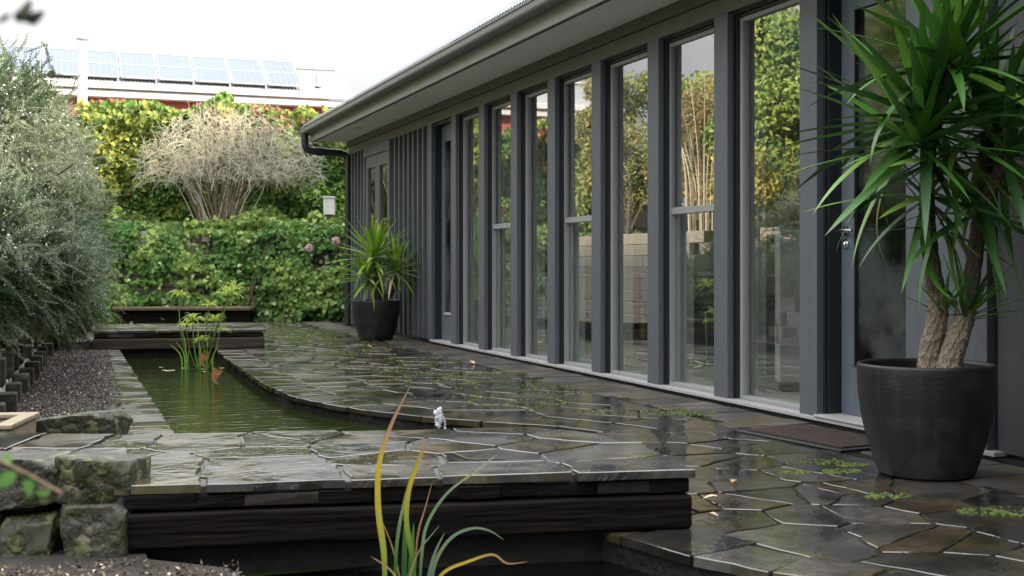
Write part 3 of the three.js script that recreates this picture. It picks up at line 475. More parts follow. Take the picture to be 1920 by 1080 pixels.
const leafVein = tex(256, (u, v) => { const k = 0.66 + 0.34 * fbm(u * 22, v * 2, 3, 301, 22, 2) + 0.06 * sm(0.1, 0, Math.abs(u - 0.5)), b = sm(0.9, 0.98, v + 0.06 * fbm(u * 6, v * 9, 3, 305, 6, 9)), y = sm(0.62, 0.75, fbm(u * 3, v * 6, 4, 308, 3, 6)) * 0.5, e = 0.25 * sm(0.06, 0, Math.min(u, 1 - u)); return [k * (1 + 0.25 * y + e + 0.5 * b), k * (1 + 0.08 * y + e * 0.6 - 0.25 * b), k * (1 - 0.1 * y - 0.1 * b)]; });
const straps = [0.02, 0.08, 0.16, 0.28, 0.5, 0.9, 1.5].map((d) => [0, 1].map((k) => strapLeaf(1, 0.078 + 0.014 * k, d + k * 0.06)));
const yl = (c) => phy(c, { map: leafVein, side: THREE.DoubleSide, roughness: 0.5, clearcoat: 0.22, clearcoatRoughness: 0.3 });
const darkLeaves = [[0.055, 0.18, 0.022], [0.08, 0.24, 0.026], [0.032, 0.115, 0.02], [0.15, 0.32, 0.035]].map(yl), oldLeaves = [[0.13, 0.22, 0.025], [0.1, 0.18, 0.03], [0.07, 0.15, 0.025]].map(yl);
const limeLeaves = [[0.22, 0.38, 0.03], [0.17, 0.32, 0.025], [0.32, 0.45, 0.06], [0.1, 0.22, 0.02]].map((c) => leafMat(c, { transmission: 0.3, clearcoat: 0.3, clearcoatRoughness: 0.3 }));
function rosette(parent, c, axis, n, len, r, { spread = [0.12, 1.9], pick, mats, old = mats, droopK = 1 }) {
  const up = V3(...axis).normalize(), s = V3(1, 0.3, 0.2).cross(up).normalize(), t = up.clone().cross(s), m = new THREE.Matrix4();
  for (let i = 0; i < n; i++) {
    const k = i / n, inc = spread[0] + (spread[1] - spread[0]) * Math.pow(k, 0.9) + rr(-0.1, 0.1, r), ph = i * 2.39996 + rr(-0.3, 0.3, r);
    const d = up.clone().multiplyScalar(Math.cos(inc)).addScaledVector(s, Math.sin(inc) * Math.cos(ph)).addScaledVector(t, Math.sin(inc) * Math.sin(ph)).normalize();
    let dn = V3(0, -1, 0).addScaledVector(d, d.y); if (dn.lengthSq() < 0.01) dn = s.clone(); dn.normalize(); dn.applyAxisAngle(d, rr(-0.35, 0.35, r)); const sd = d.clone().cross(dn).normalize();
    const oldness = sm(0.72, 1, k + rr(-0.12, 0.12, r)), dr = Math.min(6, Math.floor((0.4 + 4.2 * k * k * droopK + rr(0, 1.6, r)) + (oldness > 0.5 ? 1 : 0)));
    const o = add('leaf', straps[Math.max(0, dr)][r() > 0.5 ? 1 : 0], oldness > 0.55 && r() < 0.6 ? old[Math.floor(r() * old.length)] : mats[Math.floor(r() * mats.length)], parent);
    const L = len * rr(0.82, 1.12, r) * (k < 0.12 ? 0.75 : 1), W = len * rr(0.85, 1.15, r);
    const b = c.clone().addScaledVector(up, -0.1 * len * k).addScaledVector(d, 0.012);
    m.makeBasis(sd, d, dn); m.scale(V3(W, L, L)); m.setPosition(b); m.decompose(o.position, o.quaternion, o.scale);
  }
}
function ringTrunk(pts, r0, r1, r) { const g = tube(pts, r0, 40, 14, r1), p = g.attributes.position, c = new THREE.CatmullRomCurve3(pts), u = V3(); for (let i = 0; i <= 40; i++) { c.getPointAt(i / 40, u); for (let j = 0; j <= 14; j++) { const q = i * 15 + j, k = 1 + 0.16 * (vnoise(i * 0.9, (j % 14) * 1.3, 7) - 0.5) + (i % 4 === 0 ? 0.02 : 0); p.setXYZ(q, u.x + (p.getX(q) - u.x) * k, u.y + (p.getY(q) - u.y) * k, u.z + (p.getZ(q) - u.z) * k); } } const uv = g.attributes.uv; for (let i = 0; i < uv.count; i++) uv.setXY(i, uv.getY(i) * 6, uv.getX(i) * 9); g.computeVertexNormals(); return g; }
{
  const r = rng(606), c0 = V3(3.19, 0.38, -3.94), t = thing('yucca', 'tall dark green yucca with two trunks in the near pot', 'yucca', c0.toArray()), P = (px, py, dz = 0) => at(px, py, 4.79 + dz).sub(c0);
  add('trunk', ringTrunk([P(1741, 700), P(1746, 650), P(1758, 595), P(1756, 550)], 0.046, 0.037, r), M.bark, t); add('branch', ringTrunk([P(1757, 560), P(1744, 470), P(1738, 400), P(1740, 320), P(1748, 220)], 0.034, 0.026, r), M.darkBark, t);
  add('trunk', ringTrunk([P(1776, 700, -0.06), P(1790, 650, -0.06), P(1808, 595, -0.05), P(1814, 570, -0.04)], 0.048, 0.038, r), M.bark, t); add('branch', ringTrunk([P(1812, 585, -0.04), P(1828, 480), P(1840, 380, 0.05), P(1852, 260, 0.06)], 0.034, 0.026, r), M.darkBark, t);
  add('branch', ringTrunk([P(1745, 260), P(1765, 190, -0.1), P(1785, 120, -0.12)], 0.03, 0.024, r), M.darkBark, t);
  add('branch', ringTrunk([P(1838, 400), P(1870, 330, -0.1), P(1890, 290, -0.14)], 0.028, 0.022, r), M.darkBark, t);
  const o = { mats: darkLeaves, old: oldLeaves };
  rosette(t, P(1735, 215, -0.05), [-0.45, 1, 0.3], 50, 0.6, r, { ...o, spread: [0.1, 2.2] });
  rosette(t, P(1722, 265, -0.16), [-0.5, 0.7, 0.6], 26, 0.56, r, { ...o, spread: [0.25, 1.9] });
  rosette(t, P(1785, 105, -0.12), [0.0, 1, 0.2], 46, 0.54, r, { ...o, spread: [0.08, 1.9] });
  rosette(t, P(1858, 230, 0.06), [0.25, 1, 0.0], 46, 0.55, r, { ...o, spread: [0.1, 2.2] });
  rosette(t, P(1895, 285, -0.14), [0.5, 1, 0.3], 28, 0.5, r, { ...o, spread: [0.15, 2.2] });
  rosette(t, P(1750, 300, -0.1), [-0.1, 0.5, 1], 15, 0.44, r, { ...o, spread: [0.8, 2.1], droopK: 1.7 });
  rosette(t, P(1742, 365, -0.06), [-0.2, 0.7, 1], 14, 0.44, r, { ...o, spread: [1.0, 2.3], droopK: 1.6 });
  rosette(t, P(1842, 395, -0.02), [0.3, 0.7, 0.8], 13, 0.44, r, { ...o, spread: [1.0, 2.3], droopK: 1.6 });
  rosette(t, P(1762, 425, -0.06), [0, 0.6, 1], 7, 0.34, r, { ...o, spread: [1.0, 2.2], droopK: 1.8 });
  rosette(t, P(1846, 350, 0), [0.3, 0.6, 0.8], 11, 0.44, r, { ...o, spread: [0.9, 2.2], droopK: 1.6 });
  rosette(t, P(1815, 590, -0.07), [0.15, 1, 0.2], 22, 0.26, r, { ...o, spread: [0.3, 1.35], droopK: 0.2 });
  rosette(t, P(1768, 585, -0.02), [-0.3, 1, 0.3], 9, 0.2, r, { ...o, spread: [0.3, 1.3], droopK: 0.3 });
}
{
  const r = rng(707), c0 = V3(3.272, 0.38, -13.1), t = thing('yucca', 'lime green bushy yucca in the far pot before the cladding', 'yucca', c0.toArray()), P = (px, py, dz = 0) => at(px, py, 13.42 + dz).sub(c0);
  add('trunk', ringTrunk([P(706, 572), P(708, 540), P(706, 490)], 0.06, 0.05, r), M.darkBark, t); add('trunk', ringTrunk([P(716, 572), P(735, 540), P(742, 515)], 0.05, 0.04, r), M.darkBark, t);
  const o = { mats: limeLeaves, old: [oldLeaves[0], M.paleLeaf] };
  rosette(t, P(700, 478), [-0.1, 1, 0.2], 74, 0.5, r, { ...o, spread: [0.06, 2.0] });
  rosette(t, P(742, 505), [0.3, 1, 0.1], 56, 0.44, r, { ...o, spread: [0.08, 2.0] });
  rosette(t, P(690, 520, -0.1), [-0.4, 0.8, 0.5], 40, 0.42, r, { ...o, spread: [0.1, 1.9] });
}

// ---------- foliage helpers ----------
function poly(pts, fold = 0) { const s = new THREE.Shape(pts.map((p) => new THREE.Vector2(...p))), g = new THREE.ShapeGeometry(s), p = g.attributes.position; for (let i = 0; i < p.count; i++) p.setZ(i, Math.abs(p.getX(i)) * fold - p.getY(i) * p.getY(i) * 0.25); g.computeVertexNormals(); return g; }
const ivyLeaf = poly([[0, 0], [0.28, -0.12], [0.5, 0.1], [0.36, 0.34], [0.42, 0.6], [0.2, 0.66], [0, 1], [-0.2, 0.66], [-0.42, 0.6], [-0.36, 0.34], [-0.5, 0.1], [-0.28, -0.12]], 0.3);
const ovalLeaf = poly([[0, 0], [0.2, 0.18], [0.26, 0.45], [0.17, 0.75], [0, 1], [-0.17, 0.75], [-0.26, 0.45], [-0.2, 0.18]], 0.35);
function sprig(len, n, leafL, leafW, spread, r, droop = 0.2) {       // stem with needles or small leaves
  const P = [], I = []; const quad = (b, d, s, L, W) => { const k = P.length / 3, m = b.clone().addScaledVector(d, L * 0.45), e = b.clone().addScaledVector(d, L); P.push(...b.toArray(), ...m.clone().addScaledVector(s, W).toArray(), ...e.toArray(), ...m.clone().addScaledVector(s, -W).toArray()); I.push(k, k + 1, k + 2, k, k + 2, k + 3); };
  const pos = (t) => V3(0, len * t, len * droop * t * t);
  for (let i = 0; i < n; i++) { const t = (i + 0.3) / n, a = i * 2.4, inc = spread * (1.1 - 0.5 * t), d = V3(Math.cos(a) * Math.sin(inc), Math.cos(inc), Math.sin(a) * Math.sin(inc)).normalize(), s = V3(-Math.sin(a), 0.2, Math.cos(a)).normalize(); quad(pos(t), d, s, leafL * rr(0.7, 1.15, r) * (1 - 0.3 * t), leafW * 0.5); }
  quad(pos(0), V3(0, 1, droop * 0.6).normalize(), V3(1, 0, 0), len, 0.004); quad(pos(0), V3(0, 1, droop * 0.6).normalize(), V3(0, 0, 1), len, 0.004);
  const g = new THREE.BufferGeometry(); g.setAttribute('position', new THREE.Float32BufferAttribute(P, 3)); g.setIndex(I); g.computeVertexNormals(); return g;
}
function scatter(name, parent, geo, mat, list) {                      // list of [pos, dir(y), out(z), scale, color]
  const o = new THREE.InstancedMesh(geo, mat, list.length), m = new THREE.Matrix4(), X = V3(), Y = V3(), Z = V3(), c = new THREE.Color();
  list.forEach(([p, d, n, s, col], i) => { Y.copy(d).normalize(); X.copy(Y).cross(n).normalize(); if (X.lengthSq() < 0.5) X.set(1, 0, 0).cross(Y).normalize(); Z.copy(X).cross(Y); m.makeBasis(X, Y, Z); m.scale(V3(s, s, s)); m.setPosition(p); o.setMatrixAt(i, m); o.setColorAt(i, c.setRGB(...col)); });
  o.name = name; o.userData.kind = 'stuff'; o.castShadow = o.receiveShadow = true; parent.add(o); return o;
}
const rv = (r) => { const u = r() * 2 - 1, a = r() * 6.283, s = Math.sqrt(1 - u * u); return V3(Math.cos(a) * s, u, Math.sin(a) * s); };
const leafy = leafMat([1, 1, 1], { clearcoat: 0.25, clearcoatRoughness: 0.4 });
const needles = leafMat([1, 1, 1], { transmission: 0.3 });
const mixc = (a, b, t) => a.map((x, i) => x + (b[i] - x) * t);

// ---------- retaining walls ----------
const LW0 = [-0.37, -5.6], LW1 = [0.12, -18.4], lwDir = Math.atan2(LW1[0] - LW0[0], -(LW1[1] - LW0[1]));
{
  const w = thing('crib_wall', 'pale concrete crib retaining wall with projecting header blocks on the left', 'retaining wall', [LW0[0], 0, LW0[1]], -lwDir), r = rng(8);
  // local: -z runs away along the wall, +x faces the pond
  const H = 0.165, rows = 8, Lw = 12.8;
  for (let k = 0; k < rows; k++) {
    const x = -0.065 * k, y = -0.04 + k * H;
    for (let z = k % 2 ? -0.3 : 0; z > -Lw; z -= 1.1) add('stretcher', bx(x - 0.16, x + rr(-0.008, 0.008, r), y + 0.006, y + H - 0.004, z - 1.094, z, 0.006), M.crib, w);
    for (let z = k % 2 ? -0.28 : -0.55; z > -Lw; z -= 0.55) if (z > -9 && r() < 0.8) add('header_block', bx(x + 0.003, x + rr(0.075, 0.105, r), y + 0.004, y + H - 0.01 + rr(0, 0.012, r), z - rr(0.11, 0.14, r), z, 0.01), r() < 0.4 ? M.cribDark : M.cribMid, w);
  }
  add('wall_core', bx(-0.9, -0.56, -0.3, 1.28, -Lw, 0, 0), M.soil, w);
  const sh = new THREE.Shape(); [[LW0[0] - 0.55, -LW0[1]], [LW1[0] - 0.55, -LW1[1]], [LW1[0] - 0.55, 30], [-16, 30], [-16, 5.6]].forEach(([x, z], i) => (i ? sh.lineTo(x, z) : sh.moveTo(x, z)));
  const g = new THREE.ExtrudeGeometry(sh, { depth: 1.6, bevelEnabled: false }); g.rotateX(-Math.PI / 2); g.translate(0, -0.34, 0); struct('terrace', boxUV(g, 1.2), M.soil);
}
{
  const w = thing('crib_wall', 'ivy covered crib retaining wall across the far end of the garden', 'retaining wall'), r = rng(9), H = 0.17;
  for (let k = 0; k < 8; k++) for (let x = -9 + (k % 2) * 0.6; x < 3; x += 1.2) { if (x > -7.2 && x < -2) add('stretcher', bakeBack(bx(x, x + 1.19, -0.03 + k * H, H - 0.04 + k * H, -18.5 - k * 0.03, -18.15 - k * 0.035, 0.008)), M.crib, w); if (x > -6.6 && x < -2.4 && r() < 0.6) add('header_block', bakeBack(bx(x + 0.2, x + 0.33, -0.03 + k * H, H - 0.045 + k * H, -18.14 - k * 0.035, -17.98 - k * 0.035 + rr(-0.05, 0.1, r), 0.01)), r() < 0.5 ? M.crib : M.cribDark, w); }
  const t = bakeBack(boxUV(new THREE.BoxGeometry(24, 1.6, 3).translate(-6, 0.52, -19.95), 1)); struct('terrace', t, M.soil);
  struct('slope', bakeBack(boxUV(new THREE.BoxGeometry(24, 3.2, 10).translate(-6, 0.3, -25.4), 1)), M.soil);
  const f = thing('paling_fence', 'brown timber paling fence showing between ivy and the house corner', 'fence');
  const rest = []; for (let x = -13; x < 3.5; x += 0.11) { const g = bakeBack(bx(x, x + 0.1, 1.3, 3.05 + rr(-0.02, 0.02, r), -20.36, -20.34, 0.002)); if (x > -3.9 && x < -2.4) add('paling', g, M.fence, f); else rest.push(g); }
  add('hidden_palings', merge(rest), M.fence, f).userData.kind = 'stuff'; add('fence_rail', bakeBack(bx(-13, 3.5, 1.6, 1.68, -20.339, -20.3, 0.003)), M.fence, f); add('fence_rail', bakeBack(bx(-13, 3.5, 2.6, 2.68, -20.339, -20.3, 0.003)), M.fence, f);
  const mb = thing('meter_box', 'small white box on a post in front of the paling fence', 'box', back(-2.86, 0, 19.2).toArray(), -TH);
  add('box_body', bx(-0.085, 0.085, 1.6, 1.86, -0.06, 0.06, 0.008), M.white, mb); add('box_lid', bx(-0.095, 0.095, 1.862, 1.885, -0.07, 0.075, 0.006), M.white, mb); add('post', bx(-0.04, 0.04, 1.1, 1.598, -0.035, 0.035, 0.004), M.fence, mb);
}
// ---------- ivy ----------
{
  const r = rng(31), L = [];
  const green = [0.11, 0.25, 0.04], dark = [0.02, 0.07, 0.016], lime = [0.32, 0.43, 0.1], pale = [0.48, 0.54, 0.3];
  const t = thing('ivy', 'dense green ivy blanketing the low bank behind the pond', 'ivy', [0, 0, 0]);
  for (let i = 0; i < 38000; i++) {
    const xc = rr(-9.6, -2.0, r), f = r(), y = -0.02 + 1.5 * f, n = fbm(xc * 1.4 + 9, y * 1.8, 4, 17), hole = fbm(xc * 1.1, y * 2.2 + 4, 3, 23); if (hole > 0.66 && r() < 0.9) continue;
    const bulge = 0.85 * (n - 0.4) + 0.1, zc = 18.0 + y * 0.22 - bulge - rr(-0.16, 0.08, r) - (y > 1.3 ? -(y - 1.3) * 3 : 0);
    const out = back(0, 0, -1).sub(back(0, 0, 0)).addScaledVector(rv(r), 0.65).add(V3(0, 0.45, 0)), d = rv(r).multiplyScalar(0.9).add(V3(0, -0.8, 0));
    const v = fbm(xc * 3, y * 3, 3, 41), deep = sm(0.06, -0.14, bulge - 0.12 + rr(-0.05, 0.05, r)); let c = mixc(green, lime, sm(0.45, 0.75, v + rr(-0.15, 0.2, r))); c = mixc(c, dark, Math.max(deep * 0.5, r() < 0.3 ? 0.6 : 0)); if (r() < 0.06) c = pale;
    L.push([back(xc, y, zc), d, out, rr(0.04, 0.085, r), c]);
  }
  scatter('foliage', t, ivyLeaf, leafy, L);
  for (let k = 0; k < 10; k++) { const x = -6.5 + k * 0.42 + rr(-0.1, 0.1, r); add('stem', tube([back(x, 0, 17.95), back(x + rr(-0.2, 0.2, r), 0.5, 17.9), back(x + rr(-0.3, 0.3, r), 1.1, 18.1)], 0.012, 8, 5, 0.006), M.darkBark, t); }
  // terrace ivy between bank and fence
  const t2 = thing('ivy', 'yellow green creeper trailing over the terrace edge under the bare shrub', 'ivy'), L2 = [];
  for (let i = 0; i < 12000; i++) { const xc = rr(-9.6, -2.0, r), zc = rr(18.2, 20.1, r), n = fbm(xc * 1.5, zc * 1.6, 4, 57), px = 960 + xc / zc * FL; if (px > 225 && px < 345 && zc < 19.2) continue; if (n < 0.42) continue; const h = 0.55 * (n - 0.4) * 2.2, y = 1.32 + h * (0.5 + 0.5 * r()); L2.push([back(xc, y, zc), rv(r).add(V3(0, -0.4, 0)), V3(0, 1, 0).addScaledVector(rv(r), 0.8).add(back(0, 0, -0.4)), rr(0.05, 0.1, r), mixc(mixc(green, lime, sm(0.4, 0.62, n + rr(-0.1, 0.15, r))), dark, r() < 0.25 ? 0.7 : 0)]); }
  scatter('foliage', t2, ivyLeaf, leafy, L2);
  // climber over the fence, turning yellow on the left
  const t3 = thing('climber', 'tall yellowing creeper heaped over the back fence below the red house', 'climber'), L3 = [];
  const top = [[-400, 150], [0, 160], [130, 205], [165, 172], [230, 168], [300, 172], [350, 190], [395, 172], [428, 150], [450, 178], [500, 176], [555, 192], [588, 166], [622, 186], [660, 196], [1200, 200]];
  const topY = (px) => { for (let i = 1; i < top.length; i++) if (px < top[i][0]) { const [a, b] = [top[i - 1], top[i]]; return a[1] + (b[1] - a[1]) * (px - a[0]) / (b[0] - a[0]); } return 190; };
  const gold = [0.44, 0.42, 0.09], amber = [0.4, 0.2, 0.05], pink = [0.45, 0.18, 0.14];
  for (let i = 0; i < 60000; i++) {
    const xc = rr(-10.5, -1.9, r), px = 960 + xc / 20 * FL, H = EYE + (496.5 - topY(px) - 22) / FL * 20, y = 1.25 + (H - 1.25) * Math.pow(r(), 0.85), n = fbm(xc * 1.2 + 3, y * 1.4, 4, 67), edge = sm(0, 0.3, H - y);
    if (edge < 0.6 && n < 0.36) continue; const bulge = 1.1 * (n - 0.42) * edge + 0.1 + 0.25 * sm(1.2, 0.3, H - y);
    const zc = 20.1 - bulge + rr(-0.07, 0.16, r) + (y > 3.1 ? rr(-0.15, 0.3, r) : 0);
    const out = back(0, 0, -1).addScaledVector(rv(r), 0.7).add(V3(0, 0.55, 0)), d = rv(r).multiplyScalar(0.9).add(V3(0, -0.8, 0));
    const left = sm(330, 170, px + (y - 2.4) * -60), hi = sm(2.5, 3.4, y), v = fbm(xc * 2.2, y * 2.2, 3, 77) + rr(-0.16, 0.16, r);
    let c = mixc(green, lime, sm(0.42, 0.7, v)); c = mixc(c, r() < 0.6 ? gold : [0.42, 0.5, 0.1], Math.min(1, Math.max(left * 0.95, hi * 0.5)) * sm(0.36, 0.66, v + rr(-0.08, 0.08, r))); const w = fbm(xc * 1.1 + 20, y * 1.3, 3, 87); if (w > 0.6 && r() < 0.6 * (left + 0.7 * hi)) c = r() < 0.45 ? pink : amber; if (r() < 0.22) c = mixc(c, dark, 0.75);
    L3.push([back(xc, y, zc), d, out, rr(0.045, 0.095, r), c]);
  }
  scatter('foliage', t3, ivyLeaf, leafy, L3);
  for (let k = 0; k < 8; k++) { const x = -7 + k * 0.6; add('stem', tube([back(x, 1.2, 20.15), back(x + rr(-0.3, 0.3, r), 2.1, 20.1), back(x + rr(-0.4, 0.4, r), 3.0, 20.1)], 0.018, 8, 5, 0.008), M.darkBark, t3); }
  // two dried flower heads
  for (const [px, py, lab] of [[580, 465, 'pale pink round flower head above the bank ivy, left one'], [630, 452, 'pale pink round flower head in the ivy nearest the house corner']]) {
    const p = at(px, py, 17.75), f = thing('flower_head', lab, 'flower', p.toArray()), l = []; for (let i = 0; i < 160; i++) { const q = rv(r); l.push([q.clone().multiplyScalar(0.05), rv(r), q, rr(0.022, 0.034, r), [0.62, 0.42 + 0.1 * r(), 0.42 + 0.08 * r()]]); }
    scatter('petals', f, ovalLeaf, leafy, l); add('stem', tube([V3(0, 0, 0), V3(0.02, -0.15, -0.05), V3(0.05, -0.35, -0.1)], 0.006, 5, 5), M.darkBark, f);
  }
}
// ---------- bare many-stemmed shrub ----------
{
  const r = rng(303), b = at(412, 405, 19.0), t = thing('bare_shrub', 'large leafless straw coloured shrub spreading above the ivy bank', 'shrub', b.toArray(), -TH), thin = [], paleT = [];
  const onDome = (k) => { const a = r() * 6.283, v = rr(-0.12, 1, r), s = Math.sqrt(1 - v * v); return V3(Math.cos(a) * s * 1.36 * k + 0.14, 0.62 + v * 0.98 * k, Math.sin(a) * s * 0.85 * k); };
  for (let i = 0; i < 52; i++) {
    const e = onDome(rr(0.7, 1.0, r)), b0 = V3(e.x * 0.2 + rr(-0.16, 0.16, r), -0.12, e.z * 0.2 + rr(-0.1, 0.1, r)), w = Math.hypot(e.x, e.z) / 1.5, j = () => rr(-0.07, 0.07, r);
    add('stem', tube([b0, V3(b0.x + (e.x - b0.x) * 0.25 + j(), e.y * 0.42, b0.z + (e.z - b0.z) * 0.25), V3(b0.x + (e.x - b0.x) * 0.6 + j(), e.y * (0.8 + 0.22 * w) + j(), b0.z + (e.z - b0.z) * 0.6 + j()), e, e.clone().add(V3(e.x * 0.1 + j(), -0.16 * w + j(), e.z * 0.1))], rr(0.006, 0.014, r), 12, 5, 0.0025), r() < 0.6 ? M.twig : M.twigPale, t);
  }
  for (let i = 0; i < 2500; i++) {
    const p = onDome(Math.pow(rr(0.12, 1.12, r), 0.5)), d = p.clone().sub(V3(0, 0.1, 0)).normalize().multiplyScalar(0.55).addScaledVector(rv(r), 0.85).add(V3(0, -0.25 * Math.hypot(p.x, p.z), 0)).normalize(), L = rr(0.1, 0.34, r), q = p.clone().addScaledVector(d, L * 0.5).add(V3(rr(-0.02, 0.02, r), 0.025, 0)), e = p.clone().addScaledVector(d, L).add(V3(0, -0.03, 0));
    (r() < 0.4 ? thin : paleT).push(tube([p, q, e], rr(0.003, 0.0055, r), 3, 3, 0.002)); if (r() < 0.5) { const f = rv(r); paleT.push(tube([q, q.clone().addScaledVector(f, L * 0.25), q.clone().addScaledVector(f, L * 0.5)], 0.003, 2, 3, 0.002)); }
  }
  add('twigs', merge(thin), M.twigMid, t).userData.kind = 'stuff'; add('twigs', merge(paleT), M.twigPale, t).userData.kind = 'stuff';
}
// ---------- grey-green cascading bush on the left ----------
{
  const r = rng(808), t = thing('rosemary_bush', 'big grey green bush with tiny pale flowers cascading over the crib wall', 'bush', at(40, 560, 9.5).toArray());
  const o = t.position, sp = [0, 1, 2, 3].map(() => sprig(0.16, 44, 0.03, 0.0085, 1.15, r, 0.45)), lists = sp.map(() => []), fl = [];
  const E = [[-10, 360, 9.0, 0.62, 0.78, 0.7, 1], [78, 455, 10.4, 0.46, 0.6, 0.7, 0.9], [50, 500, 8.4, 0.36, 0.4, 0.5, 0.7], [-80, 270, 8.4, 0.72, 0.68, 0.8, 0.7], [104, 535, 12, 0.42, 0.5, 0.8, 0.6], [36, 310, 10, 0.46, 0.6, 0.6, 0.6], [140, 560, 12.8, 0.27, 0.4, 0.5, 0.35], [-40, 480, 7.6, 0.36, 0.5, 0.5, 0.5]];
  const tot = E.reduce((s, e) => s + e[6], 0);
  for (const [px, py, zc, rx, ry, rz, wgt] of E) {
    const c = at(px, py, zc), n = Math.round(17000 * wgt / tot);
    for (let i = 0; i < n; i++) {
      const u = rv(r), lump = 0.8 + 0.9 * (fbm(u.x * 3 + px, u.y * 3 + u.z * 2.3, 3, 93) - 0.45), k = (r() < 0.75 ? rr(0.78, 1.02, r) : rr(0.4, 0.8, r)) * lump * 1.12;
      const p = V3(c.x + (u.x * CS + u.z * SN) * rx * k, c.y + u.y * ry * k, c.z + (u.x * SN - u.z * CS) * rz * k); if (p.y < 0.12) continue;
      const dir = u.clone().multiplyScalar(0.35).add(V3(0, u.y > 0.25 ? 0.7 : -0.75, 0)).addScaledVector(rv(r), 0.95), g = fbm(p.x * 3 + p.z, p.y * 3, 3, 99), s = sm(0.35, 0.65, g + rr(-0.15, 0.15, r));
      const col = mixc(mixc([0.05, 0.09, 0.03], [0.27, 0.32, 0.22], s), [0.13, 0.16, 0.03], sm(9.6, 12.5, -p.z) * 0.5 * r());
      lists[Math.floor(r() * 4)].push([p.sub(o), dir, rv(r), rr(0.6, 1.15, r), col]);
      if (k > 0.7) fl.push([p.clone().add(rv(r).multiplyScalar(0.06)), rv(r), rv(r), rr(0.014, 0.024, r), [0.7, 0.72, 0.78]]);
    }
  }
  for (const [px, py, zc, n] of [[60, 150, 8.8, 40], [78, 125, 8.9, 26], [110, 190, 9.2, 20], [140, 155, 9.2, 10], [20, 110, 8.6, 30]]) { const e = at(px, py, zc), b = at(px - 40, py + 110, zc); for (let i = 0; i < n; i++) { const k = i / n; lists[i % 4].push([b.clone().lerp(e, k).add(rv(r).multiplyScalar(0.06 * (1 - k) + 0.01)).sub(o), e.clone().sub(b).addScaledVector(rv(r), 0.12), rv(r), rr(0.5, 0.9, r), [0.1, 0.13, 0.08]]); } }
  const spray = sprig(0.46, 90, 0.034, 0.009, 1.0, r, 0.75), sl = [];
  for (const [px, py, zc, rx, ry, rz, wgt] of E) { const c = at(px, py, zc); for (let i = 0; i < 190 * wgt; i++) { const u = rv(r), p = V3(c.x + (u.x * CS + u.z * SN) * rx * 0.82, c.y + u.y * ry * 0.82, c.z + (u.x * SN - u.z * CS) * rz * 0.82); if (p.y < 0.3) continue; sl.push([p.sub(o), u.clone().multiplyScalar(0.7).add(V3(0, 0.35, 0)).addScaledVector(rv(r), 0.4), u.clone().add(V3(0, -0.8, 0)).addScaledVector(rv(r), 0.25), rr(0.4, 0.72, r), mixc([0.12, 0.17, 0.09], [0.32, 0.38, 0.28], r())]); } }
  scatter('foliage', t, spray, needles, sl);
  lists.forEach((l, i) => scatter('foliage', t, sp[i], needles, l)); scatter('blossom', t, ovalLeaf, leafMat([1, 1, 1]), fl);
  for (let k = 0; k < 16; k++) { const e = at(rr(-40, 140, r), rr(200, 560, r), rr(8.2, 11.5, r)), b = at(rr(-60, 40, r), 470, rr(8.5, 11, r)); add('branch', tube([b.sub(o), b.clone().lerp(e.clone().sub(o), 0.5).add(V3(0, 0.12, 0)), e.sub(o)], 0.016, 8, 6, 0.005), M.darkBark, t); }
}
// ---------- garden on the left terrace, mirrored in the windows ----------
function shrub(name, label, cat, [x, y, z], rx, h, n, leaf, size, cols, seed, stems = 5) {
  const r = rng(seed), t = thing(name, label, cat, [x, y, z], 0), L = [];
  const lobes = []; for (let i = 0; i < 14; i++) { const a = r() * 6.28, k = Math.sqrt(r()) * 0.7; lobes.push([Math.cos(a) * rx * k, h * rr(0.18, 0.86, r), Math.sin(a) * rx * k, rr(0.28, 0.5, r) * Math.min(rx, h * 0.6)]); }
  for (let i = 0; i < n; i++) { const [lx, ly, lz, lr] = lobes[i % lobes.length], u = rv(r), k = Math.pow(r(), 0.35), p = V3(lx + u.x * lr * k, ly + u.y * lr * k * 1.1, lz + u.z * lr * k); if (p.y < 0.02) continue; const v = fbm(p.x * 2.5 + seed, p.y * 2.5 + p.z, 3, 7) + rr(-0.2, 0.2, r); let c = mixc(cols[0], cols[1], sm(0.35, 0.7, v)); if (cols[2] && r() < 0.15) c = cols[2]; L.push([p, rv(r).add(V3(0, -0.4, 0)), u.clone().add(V3(0, 0.6, 0)).addScaledVector(rv(r), 0.7), size * rr(0.7, 1.3, r), c]); }
  for (let k = 0; k < stems; k++) { const [lx, ly, lz] = lobes[k]; add('trunk', tube([V3(rr(-0.15, 0.15, r), -0.1, rr(-0.15, 0.15, r)), V3(lx * 0.4, ly * 0.5, lz * 0.4), V3(lx, ly, lz)], 0.035, 8, 6, 0.012), M.darkBark, t); }
  scatter('crown', t, leaf, leafy, L); return t;
}
const gY = 1.26, grn = [[0.1, 0.2, 0.035], [0.32, 0.44, 0.09], [0.42, 0.46, 0.14]], yel = [[0.2, 0.26, 0.05], [0.52, 0.48, 0.07], [0.55, 0.38, 0.1]], olv = [[0.14, 0.18, 0.05], [0.36, 0.38, 0.13], [0.45, 0.36, 0.18]];
shrub('tall_shrub', 'tall leafy green shrub mirrored in the nearest big window', 'shrub', [-2.0, gY, -14.6], 1.2, 3.3, 18000, ovalLeaf, 0.085, grn, 61);
shrub('tall_shrub', 'yellow green shrub mirrored low in the nearest big window', 'shrub', [-0.9, gY, -14.0], 0.55, 1.2, 3500, ovalLeaf, 0.07, yel, 62);
shrub('tall_shrub', 'dense olive shrub mirrored in the fifth window', 'shrub', [-2.0, gY, -19.8], 1.0, 3.3, 16000, ovalLeaf, 0.075, olv, 63);
